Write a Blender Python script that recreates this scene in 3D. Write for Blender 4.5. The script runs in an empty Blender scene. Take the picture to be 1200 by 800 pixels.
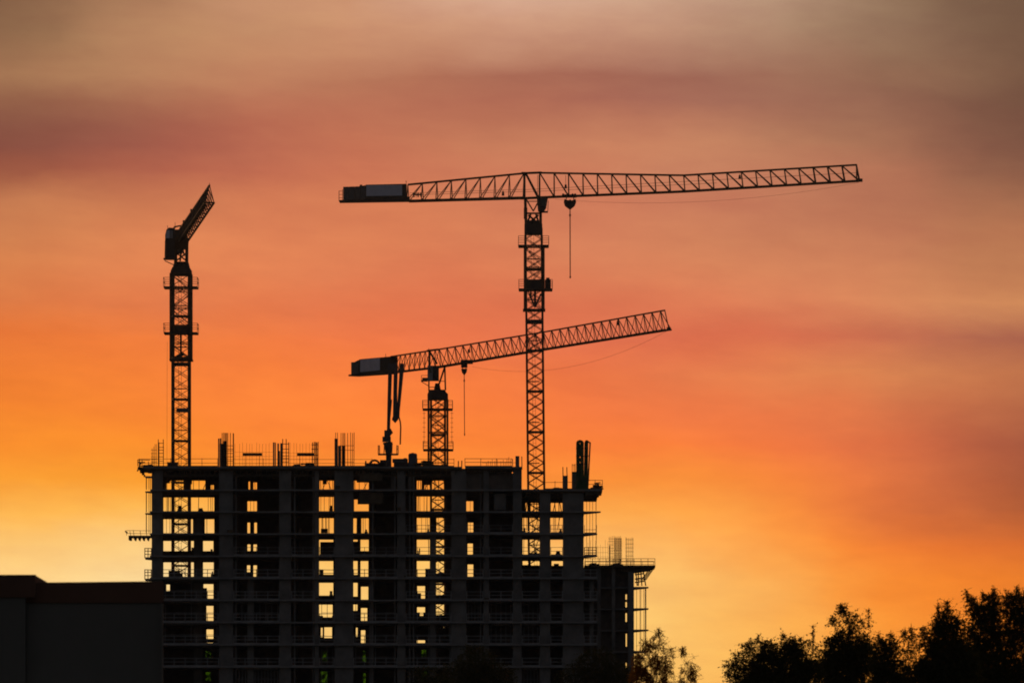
import bpy, math, random
import numpy as np
from mathutils import Vector, Matrix, noise as mnoise
random.seed(7); rnd = random.random; uni = random.uniform
F = 8571.0; HY = 1000.0; CZ = 12.0          # focal length in photo pixels, horizon row, eye height
scene = bpy.context.scene
col = scene.collection

# ------------------------------------------------------------------ helpers
def P(px, py, Y=1000.0):
    return Vector(((px-600)*Y/F, Y, CZ+(HY-py)*Y/F))
def X(px, Y=1000.0): return (px-600)*Y/F
def Z(py, Y=1000.0): return CZ+(HY-py)*Y/F

class MB:
    def __init__(s): s.v = []; s.f = []
    def box(s, x0, x1, y0, y1, z0, z1):
        if x1 < x0: x0, x1 = x1, x0
        if y1 < y0: y0, y1 = y1, y0
        if z1 < z0: z0, z1 = z1, z0
        n = len(s.v)
        s.v += [(x0,y0,z0),(x1,y0,z0),(x1,y1,z0),(x0,y1,z0),(x0,y0,z1),(x1,y0,z1),(x1,y1,z1),(x0,y1,z1)]
        s.f += [(n,n+3,n+2,n+1),(n+4,n+5,n+6,n+7),(n,n+1,n+5,n+4),(n+1,n+2,n+6,n+5),(n+2,n+3,n+7,n+6),(n+3,n,n+4,n+7)]
        return s
    def prism(s, pts, z0, z1):                # plan polygon (counter-clockwise) extruded up
        n = len(s.v); k = len(pts)
        s.v += [(p[0],p[1],z0) for p in pts]+[(p[0],p[1],z1) for p in pts]
        s.f += [tuple(n+i for i in reversed(range(k))), tuple(n+k+i for i in range(k))]
        for i in range(k):
            j = (i+1) % k
            s.f.append((n+i, n+j, n+k+j, n+k+i))
        return s
    def prof(s, pts, y0, y1):                 # elevation polygon (x,z) extruded in depth
        n = len(s.v); k = len(pts)
        s.v += [(p[0],y0,p[1]) for p in pts]+[(p[0],y1,p[1]) for p in pts]
        s.f += [tuple(n+i for i in range(k)), tuple(n+k+i for i in reversed(range(k)))]
        for i in range(k):
            j = (i+1) % k
            s.f.append((n+j, n+i, n+k+i, n+k+j))
        return s
    def bar(s, p, q, r=0.05, r2=None, sides=4):
        p = Vector(p); q = Vector(q); d = q-p
        if d.length < 1e-6: return s
        d.normalize()
        up = Vector((0,0,1)) if abs(d.z) < 0.95 else Vector((0,1,0))
        a = d.cross(up).normalized(); b = a.cross(d).normalized()
        n = len(s.v); r2 = r if r2 is None else r2
        off = math.pi/4 if sides == 4 else 0
        for c, rr in ((p, r), (q, r2)):
            k = rr*(1.414 if sides == 4 else 1)
            for i in range(sides):
                t = off+2*math.pi*i/sides
                w = c+a*(math.cos(t)*k)+b*(math.sin(t)*k)
                s.v.append(tuple(w))
        s.f.append(tuple(n+i for i in reversed(range(sides))))
        s.f.append(tuple(n+sides+i for i in range(sides)))
        for i in range(sides):
            j = (i+1) % sides
            s.f.append((n+i, n+j, n+sides+j, n+sides+i))
        return s
    def tube(s, pts, r, sides=6):
        for i in range(len(pts)-1):
            s.bar(pts[i], pts[i+1], r, r, sides)
        return s
    def build(s, name, mat, parent=None, smooth=False):
        me = bpy.data.meshes.new(name); me.from_pydata(s.v, [], s.f); me.update()
        me.materials.append(mat)
        if smooth:
            for p in me.polygons: p.use_smooth = True
        o = bpy.data.objects.new(name, me); col.objects.link(o)
        if parent is not None:
            o.parent = parent
            o.matrix_parent_inverse = parent.matrix_world.inverted() if False else Matrix.Translation(-parent.location)
        return o

def tag(o, label=None, cat=None, group=None, kind=None):
    if label: o['label'] = label
    if cat: o['category'] = cat
    if group: o['group'] = group
    if kind: o['kind'] = kind
    return o
def thing(name, label, cat, loc, group=None):
    o = bpy.data.objects.new(name, None); col.objects.link(o)
    o.location = loc; o.empty_display_size = 0.5
    return tag(o, label, cat, group)

# ------------------------------------------------------------------ materials
def mat(name, base, rough=0.8, metal=0.0, var=0.25, scale=3.0, spec=0.3, second=None, bump=0.0):
    m = bpy.data.materials.new(name); m.use_nodes = True
    nt = m.node_tree; b = nt.nodes['Principled BSDF']
    b.inputs['Roughness'].default_value = rough; b.inputs['Metallic'].default_value = metal
    b.inputs['Specular IOR Level'].default_value = spec
    tc = nt.nodes.new('ShaderNodeTexCoord'); mp = nt.nodes.new('ShaderNodeMapping')
    nt.links.new(tc.outputs['Object'], mp.inputs[0])
    n1 = nt.nodes.new('ShaderNodeTexNoise'); n1.inputs['Scale'].default_value = scale
    n1.inputs['Detail'].default_value = 6; n1.inputs['Roughness'].default_value = 0.65
    nt.links.new(mp.outputs[0], n1.inputs['Vector'])
    r = nt.nodes.new('ShaderNodeValToRGB')
    lo = [c*(1-var) for c in base]; hi = [c*(1+var) for c in base]
    if second: lo = second
    r.color_ramp.elements[0].position = 0.3; r.color_ramp.elements[0].color = (*lo, 1)
    r.color_ramp.elements[1].position = 0.7; r.color_ramp.elements[1].color = (*hi, 1)
    nt.links.new(n1.outputs['Fac'], r.inputs[0]); nt.links.new(r.outputs[0], b.inputs['Base Color'])
    if bump:
        bp = nt.nodes.new('ShaderNodeBump'); bp.inputs['Strength'].default_value = bump
        nt.links.new(n1.outputs['Fac'], bp.inputs['Height']); nt.links.new(bp.outputs[0], b.inputs['Normal'])
    return m
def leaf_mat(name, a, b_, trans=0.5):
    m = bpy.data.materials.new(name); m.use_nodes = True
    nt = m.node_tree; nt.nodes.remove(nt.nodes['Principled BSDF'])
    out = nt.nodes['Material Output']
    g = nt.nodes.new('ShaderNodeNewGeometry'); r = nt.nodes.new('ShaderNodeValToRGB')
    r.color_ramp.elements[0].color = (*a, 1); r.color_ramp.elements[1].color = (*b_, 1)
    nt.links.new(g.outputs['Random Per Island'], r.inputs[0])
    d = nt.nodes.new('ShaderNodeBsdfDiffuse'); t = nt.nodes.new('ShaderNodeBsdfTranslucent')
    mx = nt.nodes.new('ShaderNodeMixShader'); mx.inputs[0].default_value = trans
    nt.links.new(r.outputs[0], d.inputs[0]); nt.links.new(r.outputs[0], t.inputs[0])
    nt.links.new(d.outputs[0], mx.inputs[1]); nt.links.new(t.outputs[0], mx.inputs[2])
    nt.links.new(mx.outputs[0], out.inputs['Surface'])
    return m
def net_mat(name, tint, fac):
    m = bpy.data.materials.new(name); m.use_nodes = True
    nt = m.node_tree; b = nt.nodes['Principled BSDF']; out = nt.nodes['Material Output']
    b.inputs['Base Color'].default_value = (0.04, 0.12, 0.02, 1); b.inputs['Roughness'].default_value = 0.9
    t = nt.nodes.new('ShaderNodeBsdfTransparent'); t.inputs[0].default_value = (*tint, 1)
    n = nt.nodes.new('ShaderNodeTexNoise'); n.inputs['Scale'].default_value = 1.6
    tc = nt.nodes.new('ShaderNodeTexCoord'); nt.links.new(tc.outputs['Object'], n.inputs['Vector'])
    mr = nt.nodes.new('ShaderNodeMapRange'); mr.inputs[1].default_value = 0.4; mr.inputs[2].default_value = 0.6
    mr.inputs[3].default_value = max(0, fac-0.35); mr.inputs[4].default_value = min(1, fac+0.25)
    nt.links.new(n.outputs['Fac'], mr.inputs[0])
    mx = nt.nodes.new('ShaderNodeMixShader')
    nt.links.new(mr.outputs[0], mx.inputs[0])
    nt.links.new(t.outputs[0], mx.inputs[1]); nt.links.new(b.outputs[0], mx.inputs[2])
    nt.links.new(mx.outputs[0], out.inputs['Surface'])
    return m
M = dict(
    concrete = mat('raw_concrete', (0.205,0.19,0.18), 0.9, 0, 0.35, 0.42, bump=0.2),
    slab     = mat('slab_edge_concrete', (0.27,0.255,0.25), 0.9, 0, 0.3, 0.5, bump=0.2),
    block    = mat('infill_blockwork', (0.16,0.13,0.11), 0.95, 0, 0.3, 1.2),
    form     = mat('formwork_plywood', (0.10,0.075,0.05), 0.8, 0, 0.4, 1.0),
    rebar    = mat('rusty_rebar', (0.10,0.045,0.022), 0.8, 0.2, 0.4, 4.0),
    rail     = mat('galvanised_rail', (0.36,0.35,0.35), 0.6, 0.3, 0.25, 3.0),
    prop     = mat('steel_prop', (0.16,0.11,0.08), 0.6, 0.4, 0.4, 3.0),
    crane    = mat('crane_paint', (0.13,0.075,0.035), 0.55, 0.1, 0.3, 1.2, second=(0.07,0.04,0.03)),
    cranedark= mat('crane_machinery', (0.06,0.055,0.055), 0.6, 0.3, 0.3, 1.5),
    panel    = mat('machinery_cover_panel', (0.78,0.76,0.88), 0.6, 0.0, 0.12, 0.8),
    weight   = mat('counterweight_concrete', (0.14,0.14,0.15), 0.9, 0, 0.25, 1.0),
    cabin    = mat('cabin_paint', (0.30,0.31,0.34), 0.45, 0.0, 0.2, 1.5),
    cable    = mat('wire_rope', (0.09,0.06,0.05), 0.6, 0.5, 0.2, 5.0),
    boom     = mat('boom_paint', (0.09,0.09,0.10), 0.5, 0.1, 0.3, 1.5),
    tank     = mat('tank_plastic', (0.08,0.11,0.15), 0.5, 0, 0.2, 1.5),
    green    = mat('green_form_steel', (0.05,0.10,0.035), 0.6, 0.1, 0.3, 1.2),
    plaster  = mat('grey_plaster', (0.18,0.165,0.145), 0.95, 0, 0.10, 0.35, bump=0.1),
    parapet  = mat('brown_parapet', (0.17,0.085,0.055), 0.9, 0, 0.15, 0.6),
    bark     = mat('bark', (0.06,0.045,0.035), 0.95, 0, 0.4, 6.0, bump=0.3),
    grass    = mat('grass_ground', (0.055,0.07,0.03), 0.95, 0, 0.4, 0.05),
    dirt     = mat('site_dirt', (0.11,0.085,0.06), 0.95, 0, 0.3, 0.2),
    asphalt  = mat('asphalt', (0.05,0.05,0.052), 0.9, 0, 0.2, 0.5),
    leaf     = leaf_mat('leaves', (0.045,0.05,0.012), (0.12,0.10,0.03), 0.5),
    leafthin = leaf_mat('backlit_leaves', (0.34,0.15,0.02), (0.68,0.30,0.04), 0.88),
    net      = net_mat('green_debris_net', (0.22,0.42,0.03), 0.65),
)
g = bpy.data.materials.new('cab_glass'); g.use_nodes = True
b = g.node_tree.nodes['Principled BSDF']; b.inputs['Base Color'].default_value = (0.02,0.025,0.03,1)
b.inputs['Roughness'].default_value = 0.08; b.inputs['Specular IOR Level'].default_value = 0.9
M['glass'] = g

# ------------------------------------------------------------------ world: dusk sky with sunset clouds
SUN_AZ = math.radians(-1.0); SUN_EL = math.radians(1.7)
SKY = """0 0 125 90 66;150 0 168 122 90;400 0 205 148 114;600 0 222 178 152;780 0 208 166 138;900 0 186 150 124;1050 0 140 108 84;1199 0 112 84 66
15 40 142 104 75;200 40 188 135 98;420 40 205 146 110;600 40 210 156 126;760 40 198 148 120;900 40 178 140 112;1050 40 145 112 88;1199 40 115 85 66
10 95 165 120 84;120 95 190 136 97;300 95 198 134 98;450 95 182 116 88;600 95 172 108 86;750 95 164 104 86;850 95 160 106 88;960 95 160 114 90;1080 95 145 106 82;1199 95 112 80 62
10 130 136 86 66;120 130 160 98 76;300 130 190 114 86;450 130 188 114 87;600 130 180 109 86;750 130 168 106 89;880 130 165 108 89;1000 130 158 108 86;1100 130 126 84 68;1199 130 108 76 60
25 168 127 75 63;110 168 142 80 68;200 168 165 92 76;300 168 186 104 80;450 168 200 120 88;615 160 199 126 92;750 168 205 131 97;850 168 198 134 99;1000 168 176 120 90;1100 168 140 92 74;1190 168 116 78 62
20 205 150 84 62;110 205 168 92 72;250 205 192 106 80;400 205 204 116 84;600 205 207 125 92;850 205 203 131 98;1000 205 190 122 91;1190 205 140 94 73
20 255 204 130 84;110 245 210 127 84;310 266 225 133 88;500 260 216 127 87;700 260 211 126 92;860 250 198 120 90;1000 250 184 114 86;1080 250 188 122 90;1180 236 160 106 76
20 300 216 130 78;150 300 227 136 86;310 300 231 136 88;500 300 226 129 87;700 300 220 131 91;860 297 218 140 96;1000 300 202 125 89;1180 300 188 122 84
20 350 221 122 69;150 350 231 126 75;300 350 231 124 77;500 350 228 119 79;700 350 220 117 81;850 350 226 128 88;950 350 220 134 92;1060 350 222 144 96;1130 370 220 144 95;1190 355 202 134 86
20 406 234 120 55;150 406 246 129 61;300 406 247 127 66;500 400 238 119 74;700 400 226 112 77;850 400 222 112 78;950 400 214 112 79;1050 400 204 112 80;1130 405 172 98 76;1190 405 150 86 72
20 460 241 127 49;150 460 250 132 55;300 460 254 132 60;500 450 250 127 64;700 460 241 120 68;850 450 238 130 79;960 445 230 138 82;1080 450 224 138 85;1150 450 206 124 79;1190 450 182 108 70
20 500 250 137 44;150 500 254 139 48;300 500 255 134 54;500 500 255 130 57;700 500 251 125 62;850 500 246 123 68;950 500 238 120 70;1050 500 214 112 72;1120 500 186 100 68;1190 500 162 90 64
20 530 254 149 46;150 530 255 146 44;400 530 255 137 48;600 530 255 135 54;710 530 255 132 56;800 530 255 130 58;900 530 250 124 62;1000 530 234 115 67;1080 530 202 102 67;1190 530 154 85 62
80 566 255 162 48;160 566 255 158 46;400 566 255 148 50;680 566 255 146 54;740 570 255 150 58;800 575 255 153 60;870 575 254 141 56;960 580 252 130 58;1030 580 230 117 67;1080 580 208 108 67;1140 580 176 90 58;1190 580 152 82 54
20 600 255 178 74;90 600 255 186 86;150 600 255 184 82;400 600 255 170 70;690 600 255 166 72;750 600 254 176 82;800 600 255 172 78;860 605 255 150 60;960 610 254 141 56;1080 615 230 114 53;1192 612 174 90 50
20 640 254 194 104;80 640 254 200 118;140 640 255 209 136;400 640 255 190 95;740 640 255 194 110;790 640 253 187 104;850 640 255 168 78;880 645 255 152 58;1010 646 255 139 52;1100 645 242 122 47;1180 646 212 103 44
20 680 255 208 135;140 680 255 220 155;400 680 255 200 112;760 680 255 204 120;830 690 254 192 104;865 680 254 180 92;900 690 255 162 62;1000 690 255 148 54;1100 690 252 136 44;1190 690 232 124 40
20 740 255 205 130;400 740 255 205 120;770 740 255 206 120;850 740 254 190 98;930 740 255 172 74;1000 740 255 156 56;1100 740 252 140 46;1190 740 238 132 44
20 800 255 200 120;400 800 255 205 120;800 800 254 198 106;900 800 255 176 78;1000 800 255 158 58;1190 800 240 136 46"""
def s2l(c):
    c = c/255.0
    return c/12.92 if c <= 0.04045 else ((c+0.055)/1.055)**2.4
pts = []
for row in SKY.replace('\n', ';').split(';'):
    a = [float(t) for t in row.split()]
    pts.append((a[0], a[1], s2l(a[2]), s2l(a[3]), s2l(a[4])))
pts = np.array(pts)
def sky_at(x, y):
    dx = (pts[:,0]-x)/72.0; dy = (pts[:,1]-y)/17.0
    w = np.exp(-0.5*(dx*dx+dy*dy))+1e-9/(1+dx*dx+dy*dy)
    return (w[:,None]*pts[:,2:]).sum(0)/w.sum()

world = bpy.data.worlds.new('World'); scene.world = world; world.use_nodes = True
nt = world.node_tree; nt.nodes.clear(); L = nt.links.new
def N(t, **k):
    n = nt.nodes.new(t)
    for a, v in k.items(): setattr(n, a, v)
    return n
def math_(op, a, b=None, c=None, clamp=False):
    n = N('ShaderNodeMath', operation=op, use_clamp=clamp)
    for i, v in enumerate((a, b, c)):
        if v is None: continue
        if isinstance(v, (int, float)): n.inputs[i].default_value = v
        else: L(v, n.inputs[i])
    return n.outputs[0]
def maprange(v, a, b, c=0.0, d=1.0, smooth=False):
    n = N('ShaderNodeMapRange', interpolation_type='SMOOTHSTEP' if smooth else 'LINEAR')
    L(v, n.inputs[0])
    for i, q in enumerate((a, b, c, d)): n.inputs[i+1].default_value = q
    return n.outputs[0]
def mixc(f, a, b, blend='MIX'):
    n = N('ShaderNodeMix', data_type='RGBA', blend_type=blend)
    if isinstance(f, (int, float)): n.inputs[0].default_value = f
    else: L(f, n.inputs[0])
    for i, v in ((6, a), (7, b)):
        if isinstance(v, tuple): n.inputs[i].default_value = v
        else: L(v, n.inputs[i])
    return n.outputs[2]
tc = N('ShaderNodeTexCoord'); sep = N('ShaderNodeSeparateXYZ')
nrm = N('ShaderNodeVectorMath', operation='NORMALIZE')
L(tc.outputs['Generated'], nrm.inputs[0]); L(nrm.outputs[0], sep.inputs[0])
az = math_('ARCTAN2', sep.outputs[0], sep.outputs[1])
el = math_('ARCSINE', sep.outputs[2])
azd = math_('MULTIPLY', az, 180/math.pi); eld = math_('MULTIPLY', el, 180/math.pi)   # degrees
def noise(sx, sy, scale, detail, seed, rough=0.55):
    cb = N('ShaderNodeCombineXYZ')
    L(math_('MULTIPLY', azd, sx), cb.inputs[0]); L(math_('MULTIPLY', math_('MULTIPLY_ADD', azd, 0.05, eld), sy), cb.inputs[1])
    cb.inputs[2].default_value = seed
    n = N('ShaderNodeTexNoise'); n.inputs['Scale'].default_value = scale
    n.inputs['Detail'].default_value = detail; n.inputs['Roughness'].default_value = rough
    L(cb.outputs[0], n.inputs['Vector'])
    return n.outputs['Fac']
w1 = noise(0.5, 1.0, 1.2, 6, 1.3, 0.6); w2 = noise(0.5, 1.2, 1.3, 6, 8.7, 0.6)
uu = math_('ADD', azd, math_('MULTIPLY', math_('SUBTRACT', w1, 0.5), 1.0))
vv = math_('ADD', eld, math_('MULTIPLY', math_('SUBTRACT', w2, 0.5), 0.36))
def px2az(px): return math.degrees((px-600)/F)
def py2el(py): return math.degrees((HY-py)/F)
uN = maprange(uu, px2az(-60), px2az(1260))
rows = [0,35,65,95,125,150,175,205,240,280,320,360,400,440,480,520,560,600,640,680,730,790]
cols = [0,60,120,200,300,400,500,600,700,780,850,920,990,1050,1100,1150,1199]
prev = None
for i, y in enumerate(reversed(rows)):
    cr = N('ShaderNodeValToRGB'); cr.color_ramp.interpolation = 'LINEAR'
    els = cr.color_ramp.elements
    while len(els) < len(cols): els.new(0.5)
    for j, x in enumerate(cols):
        els[j].position = (x+60)/1320.0
    for j, x in enumerate(cols):
        c = sky_at(x, y); els[j].color = (c[0], c[1], c[2], 1)
    L(uN, cr.inputs[0])
    if prev is None: prev = cr.outputs[0]
    else:
        yb = list(reversed(rows))[i-1]
        prev = mixc(maprange(vv, py2el(yb), py2el(y)), prev, cr.outputs[0])
sunset = prev
# soft streaks and finer cloud structure
st = noise(0.3, 1.3, 1.5, 8, 3.1, 0.6); st2 = noise(0.8, 2.8, 2.1, 8, 5.9, 0.62)
f1 = maprange(st, 0.3, 0.7, 0.945, 1.055); f2 = maprange(st2, 0.3, 0.7, 0.935, 1.065)
gain = math_('MULTIPLY', f1, f2)
cg = N('ShaderNodeCombineXYZ'); 
L(math_('POWER', gain, 0.6), cg.inputs[0]); L(gain, cg.inputs[1]); L(math_('POWER', gain, 0.7), cg.inputs[2])
sunset = mixc(1.0, sunset, cg.outputs[0], 'MULTIPLY')
# the glow fades sideways and upward into dusk
n3 = noise(0.03, 0.12, 1.0, 4, 2.2)
cloud_hi = mixc(maprange(n3, 0.35, 0.65), (0.085,0.075,0.075,1), (0.035,0.034,0.042,1))
sky = N('ShaderNodeTexSky', sky_type='NISHITA'); sky.sun_disc = False
sky.sun_elevation = SUN_EL; sky.sun_rotation = SUN_AZ
sky.altitude = 100; sky.air_density = 1.0; sky.dust_density = 2.0; sky.ozone_density = 2.0
nish = N('ShaderNodeVectorMath', operation='SCALE'); L(sky.outputs[0], nish.inputs[0]); nish.inputs[3].default_value = 0.09
dusk = mixc(0.65, nish.outputs[0], cloud_hi)
up = maprange(eld, 7.5, 26.0, 1.0, 0.0, True); side = maprange(math_('ABSOLUTE', azd), 8.0, 62.0, 1.0, 0.0, True)
mask = math_('MULTIPLY', up, side)
total = mixc(mask, dusk, sunset)
bg = N('ShaderNodeBackground'); L(total, bg.inputs[0]); bg.inputs[1].default_value = 1.0
wo = N('ShaderNodeOutputWorld'); L(bg.outputs[0], wo.inputs[0])

sl = bpy.data.lights.new('sun', 'SUN'); sl.energy = 1.4; sl.angle = math.radians(2.0); sl.color = (1.0, 0.55, 0.25)
so = bpy.data.objects.new('sun', sl); col.objects.link(so)
sd = Vector((math.sin(SUN_AZ)*math.cos(SUN_EL), math.cos(SUN_AZ)*math.cos(SUN_EL), math.sin(SUN_EL)))
so.rotation_euler = sd.to_track_quat('Z', 'Y').to_euler(); so.location = (0, 0, 200)

# ------------------------------------------------------------------ ground
def ring_ground():
    mb = MB(); n = 96; radii = [0, 60, 200, 600, 1500, 4000, 12000, 30000]
    mb.v.append((0, 0, 0))
    for r in radii[1:]:
        for i in range(n):
            t = 2*math.pi*i/n; mb.v.append((r*math.cos(t), r*math.sin(t), 0))
    for i in range(n): mb.f.append((0, 1+i, 1+(i+1) % n))
    for k in range(len(radii)-2):
        for i in range(n):
            a = 1+k*n+i; b_ = 1+k*n+(i+1) % n
            mb.f.append((a, a+n, b_+n, b_))
    return mb
tag(ring_ground().build('ground', M['grass']), kind='structure')
mb = MB(); mb.box(-110, 110, 955, 1075, -0.2, 0.05); tag(mb.build('site_ground', M['dirt']), kind='structure')
mb = MB(); mb.box(-400, 400, 905, 917, -0.2, 0.03); tag(mb.build('road', M['asphalt']), kind='structure')

# ------------------------------------------------------------------ unfinished building
B = thing('unfinished_building', 'tall unfinished concrete block of many open storeys silhouetted below the three cranes', 'building', (-20, 1007, 0))
LV = [546.5, 573, 598.5, 624.3, 650.3, 676.3, 702, 728, 754, 780]
y = 806.0
while y < 1098: LV.append(y); y += 26.2
YF, YR = 1000.0, 1013.6
def slab(px0, px1, py, th=0.22, y0=YF, y1=YR, name='floor_slab', m='slab', parent=B):
    return MB().box(X(px0), X(px1), y0, y1, Z(py)-th, Z(py)).build(name, M[m], parent)
for k, py in enumerate(LV):
    if k == 0: slab(168, 541, py); slab(545, 611.5, py, y1=1010)
    elif k == 1: slab(176, 706, py)
    elif k < 5: slab(175.5, 685, py)
    else: slab(175.5, 700, py)
# formwork decks under the freshly poured slabs
def form_deck(px0, px1, py0, py1, y0, y1):
    mb = MB(); mb.box(X(px0), X(px1), y0, y1, Z(py0)-0.03, Z(py0)-0.24)
    n = int((px1-px0)/6)
    for i in range(n):
        x = X(px0+3+i*6); mb.box(x-.06, x+.06, y0+.3, y1-.3, Z(py0)-.26, Z(py1))
    for yy in (y0+.5, (y0+y1)/2, y1-.6): mb.box(X(px0)+.3, X(px1)-.3, yy, yy+.16, Z(py1)-.2, Z(py1)+.1)
    return mb.build('formwork_deck', M['form'], B)
form_deck(161, 168, 546.5, 552, YF+.4, YR-2)
form_deck(177, 541, 549, 556, YF+.25, YR-1)
form_deck(545, 600, 549, 553, YF+.25, 1009)
form_deck(613, 703, 575.2, 581, YF+.3, YR-1)
# ragged overhanging formwork at the right corner
mb = MB(); mb.prof([(X(686),Z(575.3)),(X(703),Z(575.3)),(X(700),Z(578)),(X(693),Z(580)),(X(686),Z(580.5))], YF+.1, YF+5)
for i in range(5): mb.bar((X(701-i*2.5), YF+.6, Z(574+i*.3)), (X(705-i*1.2), YF+.2, Z(570.5+rnd()*2)), .06)
mb.build('formwork_overhang', M['form'], B)

# front piers, full height
PIERS = [(177.5,190.5,1),(256.5,273,1),(327,341,1),(368.5,373.5,1),(392,414,1),(465.5,475,1),(529,546.5,1),(566.5,573,1),(601,611.5,1),(632.5,645,2),(659.5,684,2)]
for a, b_, k in PIERS:
    top = Z(LV[k-1])-0.23
    mb = MB(); mb.box(X(a), X(b_), YF+.55, YF+.95, 0, top if k == 1 else Z(LV[1])-0.23)
    mb.build('pier', M['concrete'], B)
for a, b_, k0 in ((289.5,297,6),(503.5,511,4),(432.5,436,6),(527,531,7),(700-9,696,6)):
    mb = MB(); mb.box(X(a), X(b_), YF+1.2, YF+1.6, 0, Z(LV[k0-1])-.23); mb.build('column', M['concrete'], B)
# cross walls running back through the floors
for px in (184, 262, 276, 333, 345, 366.5, 402, 436.5, 462.5, 480, 484.5, 536, 563, 571, 605.5, 637.5, 672, 682.5):
    top = Z(LV[0 if px < 612 else 1])-.23
    MB().box(X(px)-.1, X(px)+.1, YF+.97, YR-.25, 0, top).build('cross_wall', M['concrete'], B)

# rear wall storey by storey with the openings the sky shows through (photo px at the wall's own distance)
OPEN = {
 0: [(195,199,566,572),(199,214,560,572),(214,215,563,572),(225,240.5,561,572),(222,225,567,572),(247,250.5,568,572),(291,293,564,572),(297,301,565,572),(374.5,378,559,571),(383,391,562,571),(378,383,567,571),(415,418,563,572),(418,432,565,572),(488.5,494,559,572),(497,505,568,572),(506,520,558.5,571),(532.5,536,551,572),(552,561,555,557),],
 1: [(191.5,251,582.6,599),(290,301,587,599),(374,391,582,596.3),(415,419,585,598),(419,432,590.5,598.5),(488.5,505,581.5,598.6),(506,522,581.5,598.6),(532.5,536.5,581.8,598.2),(544,554.5,587,598.4),(616,618,589,596),(622,631,586.5,597),(643,659,587,597.5),(668,669.5,584,588)],
 2: [(191.5,226,608,625),(240,251,608,624.5),(290,293,612,623.5),(298,301,612,623.5),(374,391,606.8,622.8),(414,418,607,623),(423.5,432,607,623.5),(488.5,503.5,606.5,625),(511.5,522,606.5,625),(548.5,554.5,612,623.5),(612.5,632,606.5,625),(645,659.5,606.5,625)],
 3: [(191.5,227,633.5,645.3),(238,250,633.5,645.3),(290,293.5,637.5,645.5),(297,301,637.5,645.5),(374,390.5,632,634.6),(374,375.2,632,648),(414,419,632,634),(422.5,432,632,645.5),(488.5,504,632,649.5),(511,522,632,649.5),(548,554,636.5,648),(612.5,632.5,632,649.5),(644.5,659.5,632,649.5),(666,668,632,648)],
 4: [(191.5,227,658.5,676.5),(238,250.3,658.5,676.5),(289.5,293.2,662,669.8),(297,301,662,675.8),(374,390.5,657,672.8),(414,419,657,673),(422.5,431.5,657,674.6),(488.5,504.3,657,665.8),(488.5,498.3,665.8,674.5),(511,522,657.5,671.3),(548,554.5,661,674),(612.5,620,657,661.5),(622,632.2,657,662),(646.5,659.8,657,662.3),(666,668,657,662)],
 5: [(195,199,684.5,692),(238.5,250,684,688.5),(242.5,250,688.5,702.2),(374,390.5,682.5,697.3),(414,419,682,698.4),(423,431.5,687,700.6),(489,498,686.3,694.5),(493.5,498,694.5,700.3),(511,522,682,697.2)],
 6: [(242,250,709.5,728.6),(374,390,708,721),(378.5,389,721,723),(414,418.8,707.8,715),(423,430.3,712,726.5),(488.8,498,711,717),(492,496,717,721),(511,522.5,707.5,720)],
 7: [(242,250,737,748),(242.3,249.5,752.5,755),(376,378,735,746),(380,389,734.5,747),(417,419,735,745.5),(423,428,738,752.5),(488.5,498,749.7,752.3),(520,522,733.7,735.3)],
 8: [(241,247,762,771),(378,383.5,762,774),(425,428.5,762,775),(494,499.5,761,769)],
 9: [(241,247,787,797),(376,384,786,799),(425.5,428.5,788,800),(494,500,786,798)],
}
def wall_holes(px0, px1, zt, zb, holes, y0, y1):
    xs = sorted({px0, px1} | {min(max(h[0],px0),px1) for h in holes} | {min(max(h[1],px0),px1) for h in holes})
    mb = MB()
    for a, b_ in zip(xs, xs[1:]):
        if b_-a < 1e-3: continue
        m = (a+b_)/2; cur = zt
        hs = sorted([(min(Z(h[2], y0), zt), max(Z(h[3], y0), zb)) for h in holes if h[0] <= m <= h[1]], reverse=True)
        for t, bt in hs:
            if cur-t > .01: mb.box(X(a, y0), X(b_, y0), y0, y1, t, cur)
            cur = min(cur, bt)
        if cur-zb > .01: mb.box(X(a, y0), X(b_, y0), y0, y1, zb, cur)
    return mb
for k in range(len(LV)-1):
    zt = Z(LV[k])-.22; zb = Z(LV[k+1])
    hs = []
    for (a, b_, t, bt) in OPEN.get(k, []):
        if bt >= LV[k+1]-2.8: bt += 8            # the sill is hidden by the slab edge in front of it
        hs.append((a, b_, t, bt))
    p0 = 181; p1 = 684 if k > 0 else 611
    wall_holes(p0, p1, zt, zb, hs, YR-.22, YR-.02).build('rear_wall', M['block'], B)
MB().box(X(600), X(684), YR-.2, YR-.05, Z(573)-.23-1.0, Z(573)-.23).build('rear_beam', M['form'], B)
# green debris nets hung over low rear openings
for (a, b_, t, bt) in OPEN[8]+OPEN[9]:
    MB().box(X(a-1,YR), X(b_+1,YR), YR+.03, YR+.05, Z(bt+2,YR), Z(t-1,YR)).build('debris_net', M['net'], B)

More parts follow.
